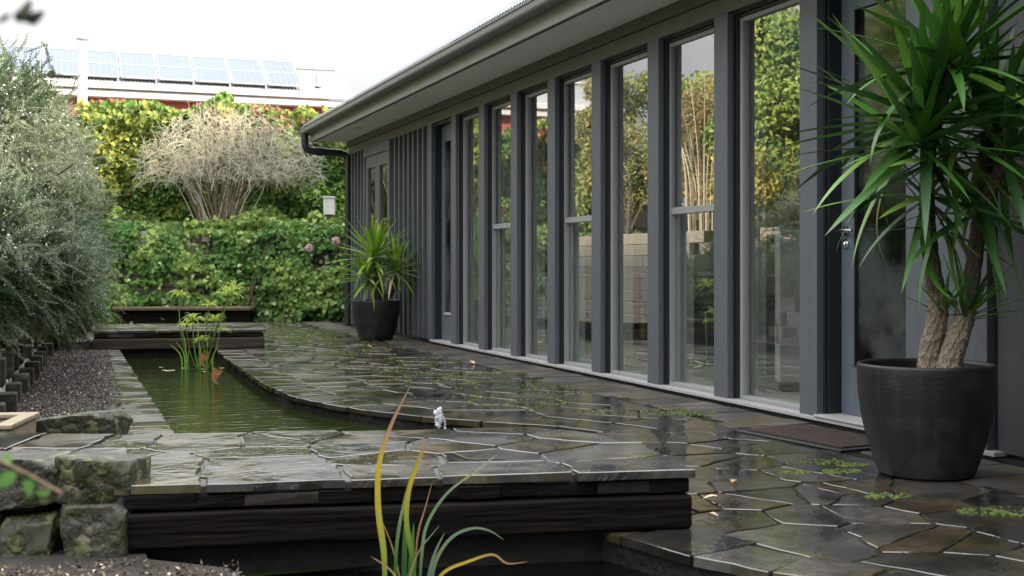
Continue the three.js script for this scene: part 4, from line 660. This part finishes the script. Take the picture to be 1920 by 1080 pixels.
shrub('tall_shrub', 'light green leafy shrub mirrored in the fourth window', 'shrub', [-1.75, gY, -21.2], 0.8, 2.9, 12000, ovalLeaf, 0.075, [[0.12, 0.2, 0.04], [0.34, 0.42, 0.1], [0.42, 0.4, 0.14]], 64);
shrub('tall_shrub', 'broad dark green shrub on the left terrace seen only in the door glass', 'shrub', [-2.9, gY, -12.6], 1.4, 3.2, 14000, ovalLeaf, 0.085, grn, 65);
shrub('tall_shrub', 'tawny shrub behind pale canes mirrored in the sixth window', 'shrub', [-2.7, gY, -18.2], 1.1, 3.2, 12000, ovalLeaf, 0.07, [[0.2, 0.15, 0.05], [0.42, 0.32, 0.13], [0.34, 0.36, 0.1]], 66);
shrub('tall_shrub', 'green shrub at the left end of the terrace behind the grey bush', 'shrub', [-2.6, gY, -9.2], 1.0, 2.3, 6000, ovalLeaf, 0.085, grn, 67);
{
  const r = rng(505), t = thing('garden_hedge', 'long high leafy hedge closing the left terrace, mirrored in the windows', 'hedge', [0, gY, 0]), L = [];
  for (let i = 0; i < 34000; i++) { const s = r(), x = -3.6 - 2.6 * (1 - s) + rr(-0.3, 0.3, r), z = -6 - 15 * s, y = 3.1 * Math.pow(r(), 0.8) * (0.85 + 0.3 * fbm(z * 0.9, 2, 3, 5)), n = fbm(z * 1.6, y * 1.6, 4, 15), p = V3(x + 0.8 * (n - 0.5), y, z); let c = mixc([0.1, 0.18, 0.03], [0.36, 0.42, 0.08], sm(0.35, 0.68, n + rr(-0.2, 0.2, r))); if (r() < 0.12) c = [0.32, 0.25, 0.06]; L.push([p, rv(r).add(V3(0, -0.5, 0)), V3(0.9, 0.5, 0.5).addScaledVector(rv(r), 0.8), rr(0.07, 0.13, r), c]); }
  scatter('foliage', t, ovalLeaf, leafy, L); for (let k = 0; k < 10; k++) { const s = k / 10, x = -3.8 - 2.6 * (1 - s), z = -6 - 15 * s; add('trunk', tube([V3(x, 0, z), V3(x + 0.1, 1.2, z), V3(x, 2.4, z + 0.1)], 0.05, 6, 6, 0.02), M.darkBark, t); }
}
{
  const r = rng(404), t = thing('cane_clump', 'clump of pale bare canes mirrored in the sixth window', 'canes', [-1.75, gY, -16.6]);
  for (let i = 0; i < 20; i++) { const a = r() * 6.28, R = rr(0.2, 1.3, r), h = rr(1.4, 2.7, r); add('cane', tube([V3(Math.cos(a) * 0.3 * R, -0.05, Math.sin(a) * 0.3 * R), V3(Math.cos(a) * R * 0.4, h * 0.5, Math.sin(a) * R * 0.4), V3(Math.cos(a) * R, h, Math.sin(a) * R)], rr(0.009, 0.016, r), 8, 6, 0.005), r() < 0.4 ? M.twig : M.twigPale, t); }
}
// dense evergreens closing the garden behind the camera
for (const [x, z, s, l] of [[-4.5, 4.6, 71, 'left of three dark evergreens behind the viewer'], [-0.8, 5.2, 72, 'middle of three dark evergreens behind the viewer'], [3.0, 5.0, 73, 'right of three dark evergreens behind the viewer']]) shrub('evergreen_tree', l, 'tree', [x, -0.5, z], 2.6, 8.5, 11000, ovalLeaf, 0.22, [[0.012, 0.03, 0.01], [0.03, 0.06, 0.018]], s);

// ---------- near-left stonework ----------
function rock(w, h, d, seed, rough = 0.010) {       // planes broken off a block, then roughened
  const g = new THREE.BoxGeometry(1, 1, 1, 22, 18, 18), p = g.attributes.position, v = V3(), r = rng(seed * 131), pl = [];
  for (const [n, k] of [[V3(1, 0, 0), w], [V3(-1, 0, 0), w], [V3(0, 1, 0), h], [V3(0, -1, 0), h], [V3(0, 0, 1), d], [V3(0, 0, -1), d]]) pl.push([n.clone().addScaledVector(rv(r), 0.13).normalize(), k * 0.5 * rr(0.94, 1.03, r)]);
  for (let i = 0; i < 16; i++) { const n = rv(r), s = (Math.abs(n.x) * w + Math.abs(n.y) * h + Math.abs(n.z) * d) * 0.5; pl.push([n, s * rr(0.78, 0.93, r)]); }
  for (let i = 0; i < p.count; i++) { v.fromBufferAttribute(p, i); v.set(v.x * w, v.y * h, v.z * d).normalize(); let R = 9; for (const [n, k] of pl) { const c = v.dot(n); if (c > 0.02) R = Math.min(R, k / c); } v.multiplyScalar(R); const n = fbm(v.x * 14 + seed, v.y * 14 + v.z * 11 + seed * 1.7, 5, seed) - 0.5, n2 = fbm(v.x * 40 - seed, v.y * 40 + v.z * 36, 3, seed + 3) - 0.5; v.multiplyScalar(1 + (n * 1.6 + n2 * 0.7) * rough / R); p.setXYZ(i, v.x, v.y, v.z); }
  g.computeVertexNormals(); return boxUV(g.toNonIndexed(), 2.2, seed * 0.37, seed * 0.71);
}
{
  const w = thing('rock_wall', 'low garden wall of mossy dark rocks at the near left corner', 'stone wall'), put = (g, px, py, zc) => { const q = at(px, py, zc); g.rotateY(-TH); g.translate(q.x, q.y, q.z); return g; };
  const rocks = [[62, 897, 3.62, 0.2, 0.15], [-80, 900, 3.6, 0.22, 0.15], [198, 900, 3.62, 0.215, 0.145], [76, 1002, 3.62, 0.175, 0.145], [-60, 1003, 3.6, 0.24, 0.145], [200, 992, 3.6, 0.205, 0.18]];
  rocks.forEach(([px, py, zc, a, b], i) => add('rock', put(rock(a, b, 0.24, 11 + i * 3), px, py, zc), M.rock, w));
  add('wall_core', bakeBack(bx(-1.95, -1.36, -0.1, 0.205, -4.3, -3.6, 0.01)), M.mortar, w);
  const r = rng(12); [[-1.95, -1.62], [-1.61, -1.38], [-1.37, -1.11]].forEach(([a, b], i) => { for (const [z0, z1] of [[-3.93, -3.62], [-4.3, -3.945]]) { const p = [[a, z0], [b - 0.012, z0 + rr(-0.02, 0.02, r)], [b - 0.012, z1], [a, z1]].map(([x, z]) => { const q = back(x > -1.2 ? x - 0.36 * (-3.62 - z) : x, 0, -z); return [q.x, q.z]; }); add('cap_stone', slab(p, 0.232, 0.03, r, { jag: 0.012, tilt: 0.01 }), palerSlate[(i + 1) % 4], w); } });
  const k = thing('boulder', 'oblong brown rock lying on the path beside the tan trough', 'rock', at(152, 803, 5.0).toArray(), -TH + 0.05); add('stone', rock(0.37, 0.115, 0.2, 47), M.rock, k);
  const tr = thing('stone_trough', 'tan sandstone trough cut by the left edge of the view', 'trough', at(-86, 892, 4.5).toArray(), -TH + 0.12), y = 0;
  add('trough_body', merge([bx(-0.3, 0.2, 0.0, 0.17, -0.02, 0.02, 0.015), bx(-0.3, 0.2, 0.0, 0.17, -0.36, -0.32, 0.015), bx(0.16, 0.2, 0.0, 0.171, -0.325, -0.015, 0.015), bx(-0.3, 0.2, 0.0, 0.05, -0.33, -0.01, 0.01)]), M.sandstone, tr); add('rim', merge([bx(-0.31, 0.21, 0.168, 0.188, -0.03, 0.03, 0.008), bx(-0.31, 0.21, 0.168, 0.188, -0.37, -0.31, 0.008), bx(0.15, 0.21, 0.167, 0.189, -0.34, 0.0, 0.008)]), M.sandstone, tr); add('fill', bx(-0.29, 0.165, 0.05, 0.15, -0.325, -0.02, 0), M.soil, tr);
  const sh = new THREE.Shape(); [[-1.6, -4.95], [0.22, -4.95], [0.24, -3.6], [0.44, -3.42], [0.5, -3.1], [0.44, -2.2], [-1.6, -2.2]].forEach(([x, z], i) => (i ? sh.lineTo(x, -z) : sh.moveTo(x, -z))); const g = new THREE.ExtrudeGeometry(sh, { depth: 0.5, bevelEnabled: false }); g.rotateX(-Math.PI / 2); g.translate(0, -0.51, 0); struct('soil', boxUV(g, 1.4), M.soil);
  const l = []; for (let i = 0; i < 2600; i++) { const x = rr(-0.4, 0.46, r), z = rr(-3.58, -2.9, r) + (x > 0.25 ? 0.15 : 0), c = r() < 0.1 ? [0.4, 0.34, 0.25] : r() < 0.5 ? [0.06, 0.045, 0.035] : [0.13, 0.1, 0.085]; l.push([V3(x, rr(-0.008, 0.006, r), z), rv(r), rv(r), rr(0.006, 0.018, r), c]); }
  const o = scatter('leaf_litter', scene, ovalLeaf, std(0xffffff, { side: THREE.DoubleSide, roughness: 0.6 }), l); o.userData.label = 'damp leaf litter on the soil below the rock wall'; o.userData.category = 'leaf litter';
}
// ---------- reeds, papyrus, fountain ----------
function ribbon(pts, w, cols, twist = 0.5, seg = 28, face = V3(0, 0.1, 1)) {
  const c = new THREE.CatmullRomCurve3(pts), P = [], C = [], I = [], col = new THREE.Color();
  for (let i = 0; i <= seg; i++) {
    const t = i / seg, p = c.getPointAt(t), tg = c.getTangentAt(t), f = face.clone().applyAxisAngle(V3(0, 1, 0), twist * (t - 0.3) * 2), s = tg.clone().cross(f).normalize(), n = s.clone().cross(tg), W = w * 0.5 * Math.min(1, 0.55 + 1.6 * t) * Math.pow(Math.max(0, 1 - Math.pow(t, 3)), 0.8) + 0.0003;
    P.push(...p.clone().addScaledVector(s, -W).toArray(), ...p.clone().addScaledVector(n, -W * 0.35).toArray(), ...p.clone().addScaledVector(s, W).toArray());
    const q = t * (cols.length - 1), k = Math.min(cols.length - 2, Math.floor(q)), m = mixc(cols[k], cols[k + 1], q - k); for (let j = 0; j < 3; j++) C.push(...m.map((x) => x * (j === 1 ? 1.15 : 1)));
    if (i < seg) { const b = i * 3; I.push(b, b + 1, b + 3, b + 1, b + 4, b + 3, b + 1, b + 2, b + 4, b + 2, b + 5, b + 4); }
  }
  const g = new THREE.BufferGeometry(); g.setAttribute('position', new THREE.Float32BufferAttribute(P, 3)); g.setAttribute('color', new THREE.Float32BufferAttribute(C, 3)); g.setIndex(I); g.computeVertexNormals(); return g;
}
const blade = leafMat([1, 1, 1], { vertexColors: true, transmission: 0.35, clearcoat: 0.2, clearcoatRoughness: 0.4 });
{
  const b0 = at(765, 1130, 3.22), t = thing('reed_clump', 'few arching reed blades turning yellow in the near dark water', 'reeds', b0.toArray());
  const g = [0.06, 0.17, 0.02], dg = [0.03, 0.1, 0.025], y = [0.5, 0.38, 0.03], br = [0.36, 0.2, 0.11], bg = [0.16, 0.24, 0.13], yg = [0.26, 0.32, 0.04];
  const B = [[[[722, 1130], [720, 1040], [709, 950], [711, 870], [732, 800], [770, 722]], 0.0165, [g, yg, [0.42, 0.36, 0.04], y, br, [0.3, 0.16, 0.1]], 0], [[[742, 1130], [742, 1050], [748, 990], [765, 915], [778, 872], [802, 822]], 0.009, [dg, g, bg, yg, br], 0.02], [[[778, 1130], [774, 1050], [762, 975], [768, 915], [788, 860], [800, 825]], 0.014, [g, g, yg, y, br], -0.02], [[[786, 1130], [790, 1050], [800, 985], [838, 925], [890, 885], [932, 852]], 0.008, [dg, bg, bg, [0.4, 0.42, 0.3]], -0.05], [[[804, 1130], [818, 1050], [850, 1005], [890, 990], [920, 996], [944, 1012]], 0.009, [dg, bg, bg, bg], -0.03], [[[800, 1130], [830, 1075], [880, 1052], [926, 1040], [950, 1056], [990, 1053]], 0.008, [g, y, y, br, br], -0.08], [[[757, 1130], [758, 1060], [760, 1000], [768, 930], [771, 918]], 0.014, [dg, dg, g, bg], 0.03], [[[798, 1130], [806, 1070], [818, 1030], [834, 998]], 0.009, [dg, bg, bg], 0], [[[775, 1130], [784, 1000], [798, 950], [811, 902]], 0.005, [dg, br, br], 0.04], [[[770, 1130], [772, 1040], [776, 980]], 0.016, [dg, g, g], 0.03]];
  const rb = rng(63); for (let i = 0; i < 4; i++) { const x = rr(745, 800, rb), k = rr(-60, 90, rb), y1 = rr(930, 1050, rb); B.push([[[x, 1130], [x + k * 0.2, 1080], [x + k * 0.5, (1080 + y1) / 2], [x + k, y1]], rr(0.004, 0.008, rb), rb() < 0.4 ? [br, [0.3, 0.24, 0.12], br] : [dg, g, bg], rr(-0.08, 0.05, rb)]); }
  B.forEach(([pts, w, cols, dz], i) => add('blade', ribbon(pts.map(([px, py]) => at(px, py, 3.22 + dz).sub(b0)), w, cols, 0.25 * (i % 3 - 1), 30, V3(-0.33, 0.1, 0.94)), blade, t));
}
{
  const r = rng(515), b0 = at(368, 694, 10.6), t = thing('papyrus', 'bright green papyrus with feathery heads standing in the pond', 'papyrus', b0.toArray());
  const cols = [[0.08, 0.2, 0.02], [0.16, 0.3, 0.03], [0.34, 0.42, 0.06]];
  for (const [px, py, R, n] of [[428, 556, 0.17, 30], [440, 545, 0.15, 24], [335, 556, 0.12, 18], [362, 603, 0.14, 26], [402, 604, 0.14, 24], [412, 622, 0.11, 18], [378, 640, 0.1, 16], [350, 612, 0.1, 14], [392, 575, 0.11, 16]]) {
    const dz = rr(-0.2, 0.2, r), e = at(px, py, 10.6 + dz).sub(b0), b = V3(rr(-0.1, 0.12, r), -0.04, rr(-0.08, 0.08, r)); const st = add('stem', tube([b, b.clone().lerp(e, 0.55).add(V3(rr(-0.03, 0.03, r), 0.02, 0)), e], 0.0055, 10, 6, 0.004), yl(cols[0]), t);
    const gs = []; for (let i = 0; i < n; i++) { const a = i * 2.4, inc = rr(0.5, 1.5, r), d = V3(Math.cos(a) * Math.sin(inc), Math.cos(inc), Math.sin(a) * Math.sin(inc)), L = R * rr(0.75, 1.15, r); gs.push(ribbon([e.clone(), e.clone().addScaledVector(d, L * 0.55).add(V3(0, 0.015, 0)), e.clone().addScaledVector(d, L).add(V3(0, -L * 0.35, 0))], 0.011, [cols[1], cols[2], cols[1]].map((c) => mixc(c, cols[2], r() * 0.4)), 0.2, 5, V3(0, 1, 0.4))); }
    const m = mergeGeometries(gs); add('leaf_crown', m, blade, t);
  }
  for (let i = 0; i < 9; i++) { const x = rr(-0.14, 0.14, r), h = rr(0.15, 0.4, r); add('stem', ribbon([V3(x, -0.04, rr(-0.1, 0.1, r)), V3(x * 1.1, h * 0.6, 0), V3(x * 1.5 + rr(-0.05, 0.05, r), h, 0)], 0.012, [cols[0], cols[1], cols[2]], 0.3, 8), blade, t); }
  for (const [px, py, lab] of [[381, 676, 'withered brown water lily leaf standing beside the papyrus'], [404, 706, 'curled dark lily leaf on a stalk in front of the papyrus']]) {
    const p = at(px, py, FL * 0.9 / (py + 18 - 496.5)), w = thing('lily_leaf', lab, 'leaf', p.toArray()); add('leaf_blade', ribbon([V3(0, 0.02, 0), V3(0.02, 0.06, 0.01), V3(-0.01, -0.01, 0.02), V3(0.02, -0.06, 0)], 0.07, [[0.3, 0.1, 0.04], [0.36, 0.18, 0.06], [0.2, 0.12, 0.03]], 0.8, 12), blade, w); add('stalk', tube([V3(0, 0.02, 0), V3(0.03, -0.1, 0), V3(0.02, -0.22, 0)], 0.004, 6, 5), M.darkBark, w);
  }
  for (let i = 0; i < 8; i++) { const q = at(rr(285, 420, r), rr(688, 700, r), 1), k = -0.081; const dir = q.clone().sub(camera.position), s = (k - EYE) / dir.y, p = camera.position.clone().addScaledVector(dir, s), f = add(numbered('floating_leaf'), new THREE.CircleGeometry(rr(0.015, 0.035, r), 9).rotateX(-Math.PI / 2), M.paleLeaf, scene); f.position.copy(p); f.userData = { label: 'tiny pale leaf floating on the pond around the papyrus', category: 'leaf', group: 'floating leaves round the papyrus' }; }
}
{
  const r = rng(99), p = at(822, 809, 6.02), t = thing('fountain_jet', 'small bubbling fountain jet on a black nozzle behind the near footbridge', 'fountain', [p.x, -0.09, p.z]), h = p.y + 0.09;
  add('nozzle', new THREE.CylinderGeometry(0.013, 0.016, h + 0.03, 16).translate(-0.008, (h + 0.03) / 2, 0), M.pipe, t);
  const gs = []; for (let i = 0; i < 46; i++) { const k = r(), g = new THREE.IcosahedronGeometry(rr(0.004, 0.012, r), 1), y = h + 0.025 + 0.085 * k; g.scale(1, rr(1, 2, r), 1); g.translate(rr(-0.02, 0.018, r) * (0.4 + k * 0.5), y, rr(-0.016, 0.016, r)); gs.push(g); }
  for (let i = 0; i < 26; i++) { const k = r(), g = new THREE.IcosahedronGeometry(rr(0.003, 0.007, r), 1); g.scale(1, 2.2, 1); g.translate(0.012 + 0.022 * Math.sin(k * 2.4), h + 0.09 - 0.1 * k, rr(-0.01, 0.01, r)); gs.push(g); }
  add('water_jet', mergeGeometries(gs), M.splash, t);
}
// fallen leaves and twigs
{
  const r = rng(222), L = [[1350, 934, 0, M.paleLeaf, 0.06, 'curled tan leaf on the paving right of the near footbridge'], [1326, 964, 0, M.paleLeaf, 0.04, 'small pale curled leaf at the corner of the near footbridge'], [1372, 905, 0, M.deadLeaf, 0.05, 'brown leaf on the paving behind the tan curled leaf'], [697, 651, 0, M.deadLeaf, 0.1, 'large orange leaf on the paving before the far pot'], [880, 680, 0, M.paleLeaf, 0.09, 'pale brown leaf near the windows on the mossy paving']];
  for (const [px, py, y, m, s, lab] of L) { const q = at(px, py, FL * (EYE - y - 0.012) / (py - 496.5)), o = add(numbered('fallen_leaf'), ovalLeaf.clone().rotateX(-1.35).scale(s, s * 1.4, s), m, scene); o.position.copy(q); o.rotation.y = r() * 6; o.userData = { label: lab, category: 'leaf' }; }
  for (const [a, b, c, lab] of [[[850, 850], [890, 862], [950, 860], 'thin dark forked twig lying on the near footbridge'], [[1120, 812], [1150, 815], [1188, 818], 'straight pale stick at the right end of the footbridge']]) { const P = [a, b, c].map(([x, y]) => at(x, y, FL * (EYE - 0.192) / (y - 496.5))), t = thing('twig', lab, 'twig'); add('stick', tube(P, 0.004, 8, 5, 0.002), M.darkBark, t); add('side_shoot', tube([P[1], P[1].clone().lerp(P[2], 0.4).add(V3(0.02, 0.012, -0.05))], 0.002, 3, 4), M.darkBark, t); }
}
// blurred leafy shoots close to the lens
for (const [px, py, zc, s, lab, n] of [[62, 890, 0.9, 0.016, 'out of focus green shoot close to the viewer over the rock wall', 6], [45, 36, 0.62, 0.011, 'dark blurred twig tip at the top left of the view', 5]]) {
  const r = rng(px), p = at(px, py, zc), t = thing('leafy_shoot', lab, 'shoot', p.toArray()), m = leafMat(py > 500 ? [0.03, 0.1, 0.015] : [0.03, 0.04, 0.03]); add('stem', tube([...(py > 500 ? [V3(-0.14 * zc, 0.07 * zc, 0.02), V3(-0.02, 0.01, 0), V3(0.02, -0.015, 0)] : [V3(-0.005, 0.002, 0), V3(0, 0.001, 0), V3(0.006, -0.002, 0)])], 0.0012, 8, 5), M.darkBark, t);
  for (let i = 0; i < n; i++) { const o = add('leaf', ovalLeaf, m, t); o.scale.setScalar(s * rr(0.8, 1.3, r)); o.position.set(-0.045 + i * 0.013, 0.02 - i * 0.008, 0); o.position.multiplyScalar(py < 500 ? 0.15 : 0.6); o.rotation.set(r() * 2 - 1, r() * 2 - 1, r() * 6); }
}
// ---------- red house beyond ----------
{
  const t = thing('red_house', 'red walled house with white gutter and solar panels beyond the hedge', 'house', [0, 0, -36.3]), tp = 0.6;
  add('wall', bx(-9, 8.1, 1.5, 5.7, -5, -0.3, 0), M.red, t); add('fascia', bx(-9.2, 8.35, 5.55, 5.74, -0.02, 0.03, 0.005), M.white, t); add('gutter', bx(-9.2, 8.38, 5.76, 5.95, 0.01, 0.14, 0.03), M.white, t); add('eave_lining', bx(-9.2, 8.35, 5.53, 5.549, -0.3, 0.0, 0), M.white, t);
  const P = [], I = []; for (let i = 0; i <= 700; i++) { const x = -9.2 + 17.55 * i / 700, w = 0.014 * Math.sin(i * Math.PI / 2); P.push(x, 5.93 + w, 0.06, x - (x > 8 ? 0.2 : 0), 5.93 + tp * 1.62 + w, -1.56, x, 5.93 + tp * 1.62 - 2.6 + w, -5.6); if (i) { const a = i * 3; I.push(a - 3, a, a - 2, a, a + 1, a - 2, a - 2, a + 1, a - 1, a + 1, a + 2, a - 1); } }
  const g = new THREE.BufferGeometry(); g.setAttribute('position', new THREE.Float32BufferAttribute(P, 3)); g.setIndex(I); g.computeVertexNormals(); const rm = M.zinc.clone(); rm.side = THREE.DoubleSide; const rf = add('roof', boxUV(g), rm, t);
  add('ridge_cap', bx(-9.2, 8.16, 5.93 + tp * 1.62 - 0.02, 5.93 + tp * 1.62 + 0.05, -1.64, -1.48, 0.02), M.white, rf); add('roof_vent', merge([new THREE.CylinderGeometry(0.05, 0.05, 0.35, 12).translate(7.35, 6.35, -0.35), new THREE.CylinderGeometry(0.09, 0.11, 0.05, 12).translate(7.35, 6.2, -0.3)]), M.alu, rf);
  const a = Math.atan(tp), L = 1.62 / Math.cos(a);
  for (let i = 0; i < 10; i++) {
    const x1 = 6.83 - i * 1.035, x0 = x1 - 1.005, tr = (gg) => { gg.rotateX(a); gg.translate(0, 6.09, 0.0); return gg; };
    const sp = add('solar_panel', tr(merge([bx(x0, x1, 0, 0.04, -L, -L + 0.04, 0), bx(x0, x1, 0, 0.04, -0.04, 0, 0), bx(x0, x0 + 0.03, 0, 0.04, -L + 0.04, -0.04, 0), bx(x1 - 0.03, x1, 0, 0.04, -L + 0.04, -0.04, 0), bx(x0 + 0.03, x1 - 0.03, 0, 0.038, -L / 2 - 0.02, -L / 2 + 0.02, 0), bx(x0 + 0.03, x1 - 0.03, 0.0, 0.02, -L + 0.04, -L / 2 - 0.02, 0), bx(x0 + 0.03, x1 - 0.03, 0.0, 0.02, -L / 2 + 0.02, -0.04, 0)])), M.alu, t);
    for (const [z0, z1] of [[-L + 0.045, -L / 2 - 0.025], [-L / 2 + 0.025, -0.045]]) for (let k = 0; k < 6; k++) { const w = 0.945 / 6; add('cell', tr(bx(x0 + 0.03 + k * w + 0.006, x0 + 0.03 + (k + 1) * w - 0.006, 0.021, 0.032, z0, z1, 0)), M.cell, sp); }
    add('mounting_foot', bx(x1 - 0.06, x1 - 0.02, 5.98, 6.085, -0.05, 0.0, 0), M.alu, sp);
  }
  const f = thing('flue', 'white metal flue pipe with flat cap rising beside the red house', 'flue', at(154, 496.5, 31).setY(0).toArray());
  add('pipe', new THREE.CylinderGeometry(0.12, 0.12, 5, 28).translate(0, 3.92, 0), M.white, f); add('cap', merge([new THREE.CylinderGeometry(0.03, 0.15, 0.045, 28).translate(0, 6.55, 0), new THREE.CylinderGeometry(0.145, 0.145, 0.01, 28).translate(0, 6.52, 0)]), M.zinc, f); add('cap_stays', merge([0, 2.1, 4.2].map((q) => new THREE.CylinderGeometry(0.008, 0.008, 0.12, 6).translate(Math.cos(q) * 0.09, 6.46, Math.sin(q) * 0.09))), M.zinc, f);
}
renderer.render(scene, camera);
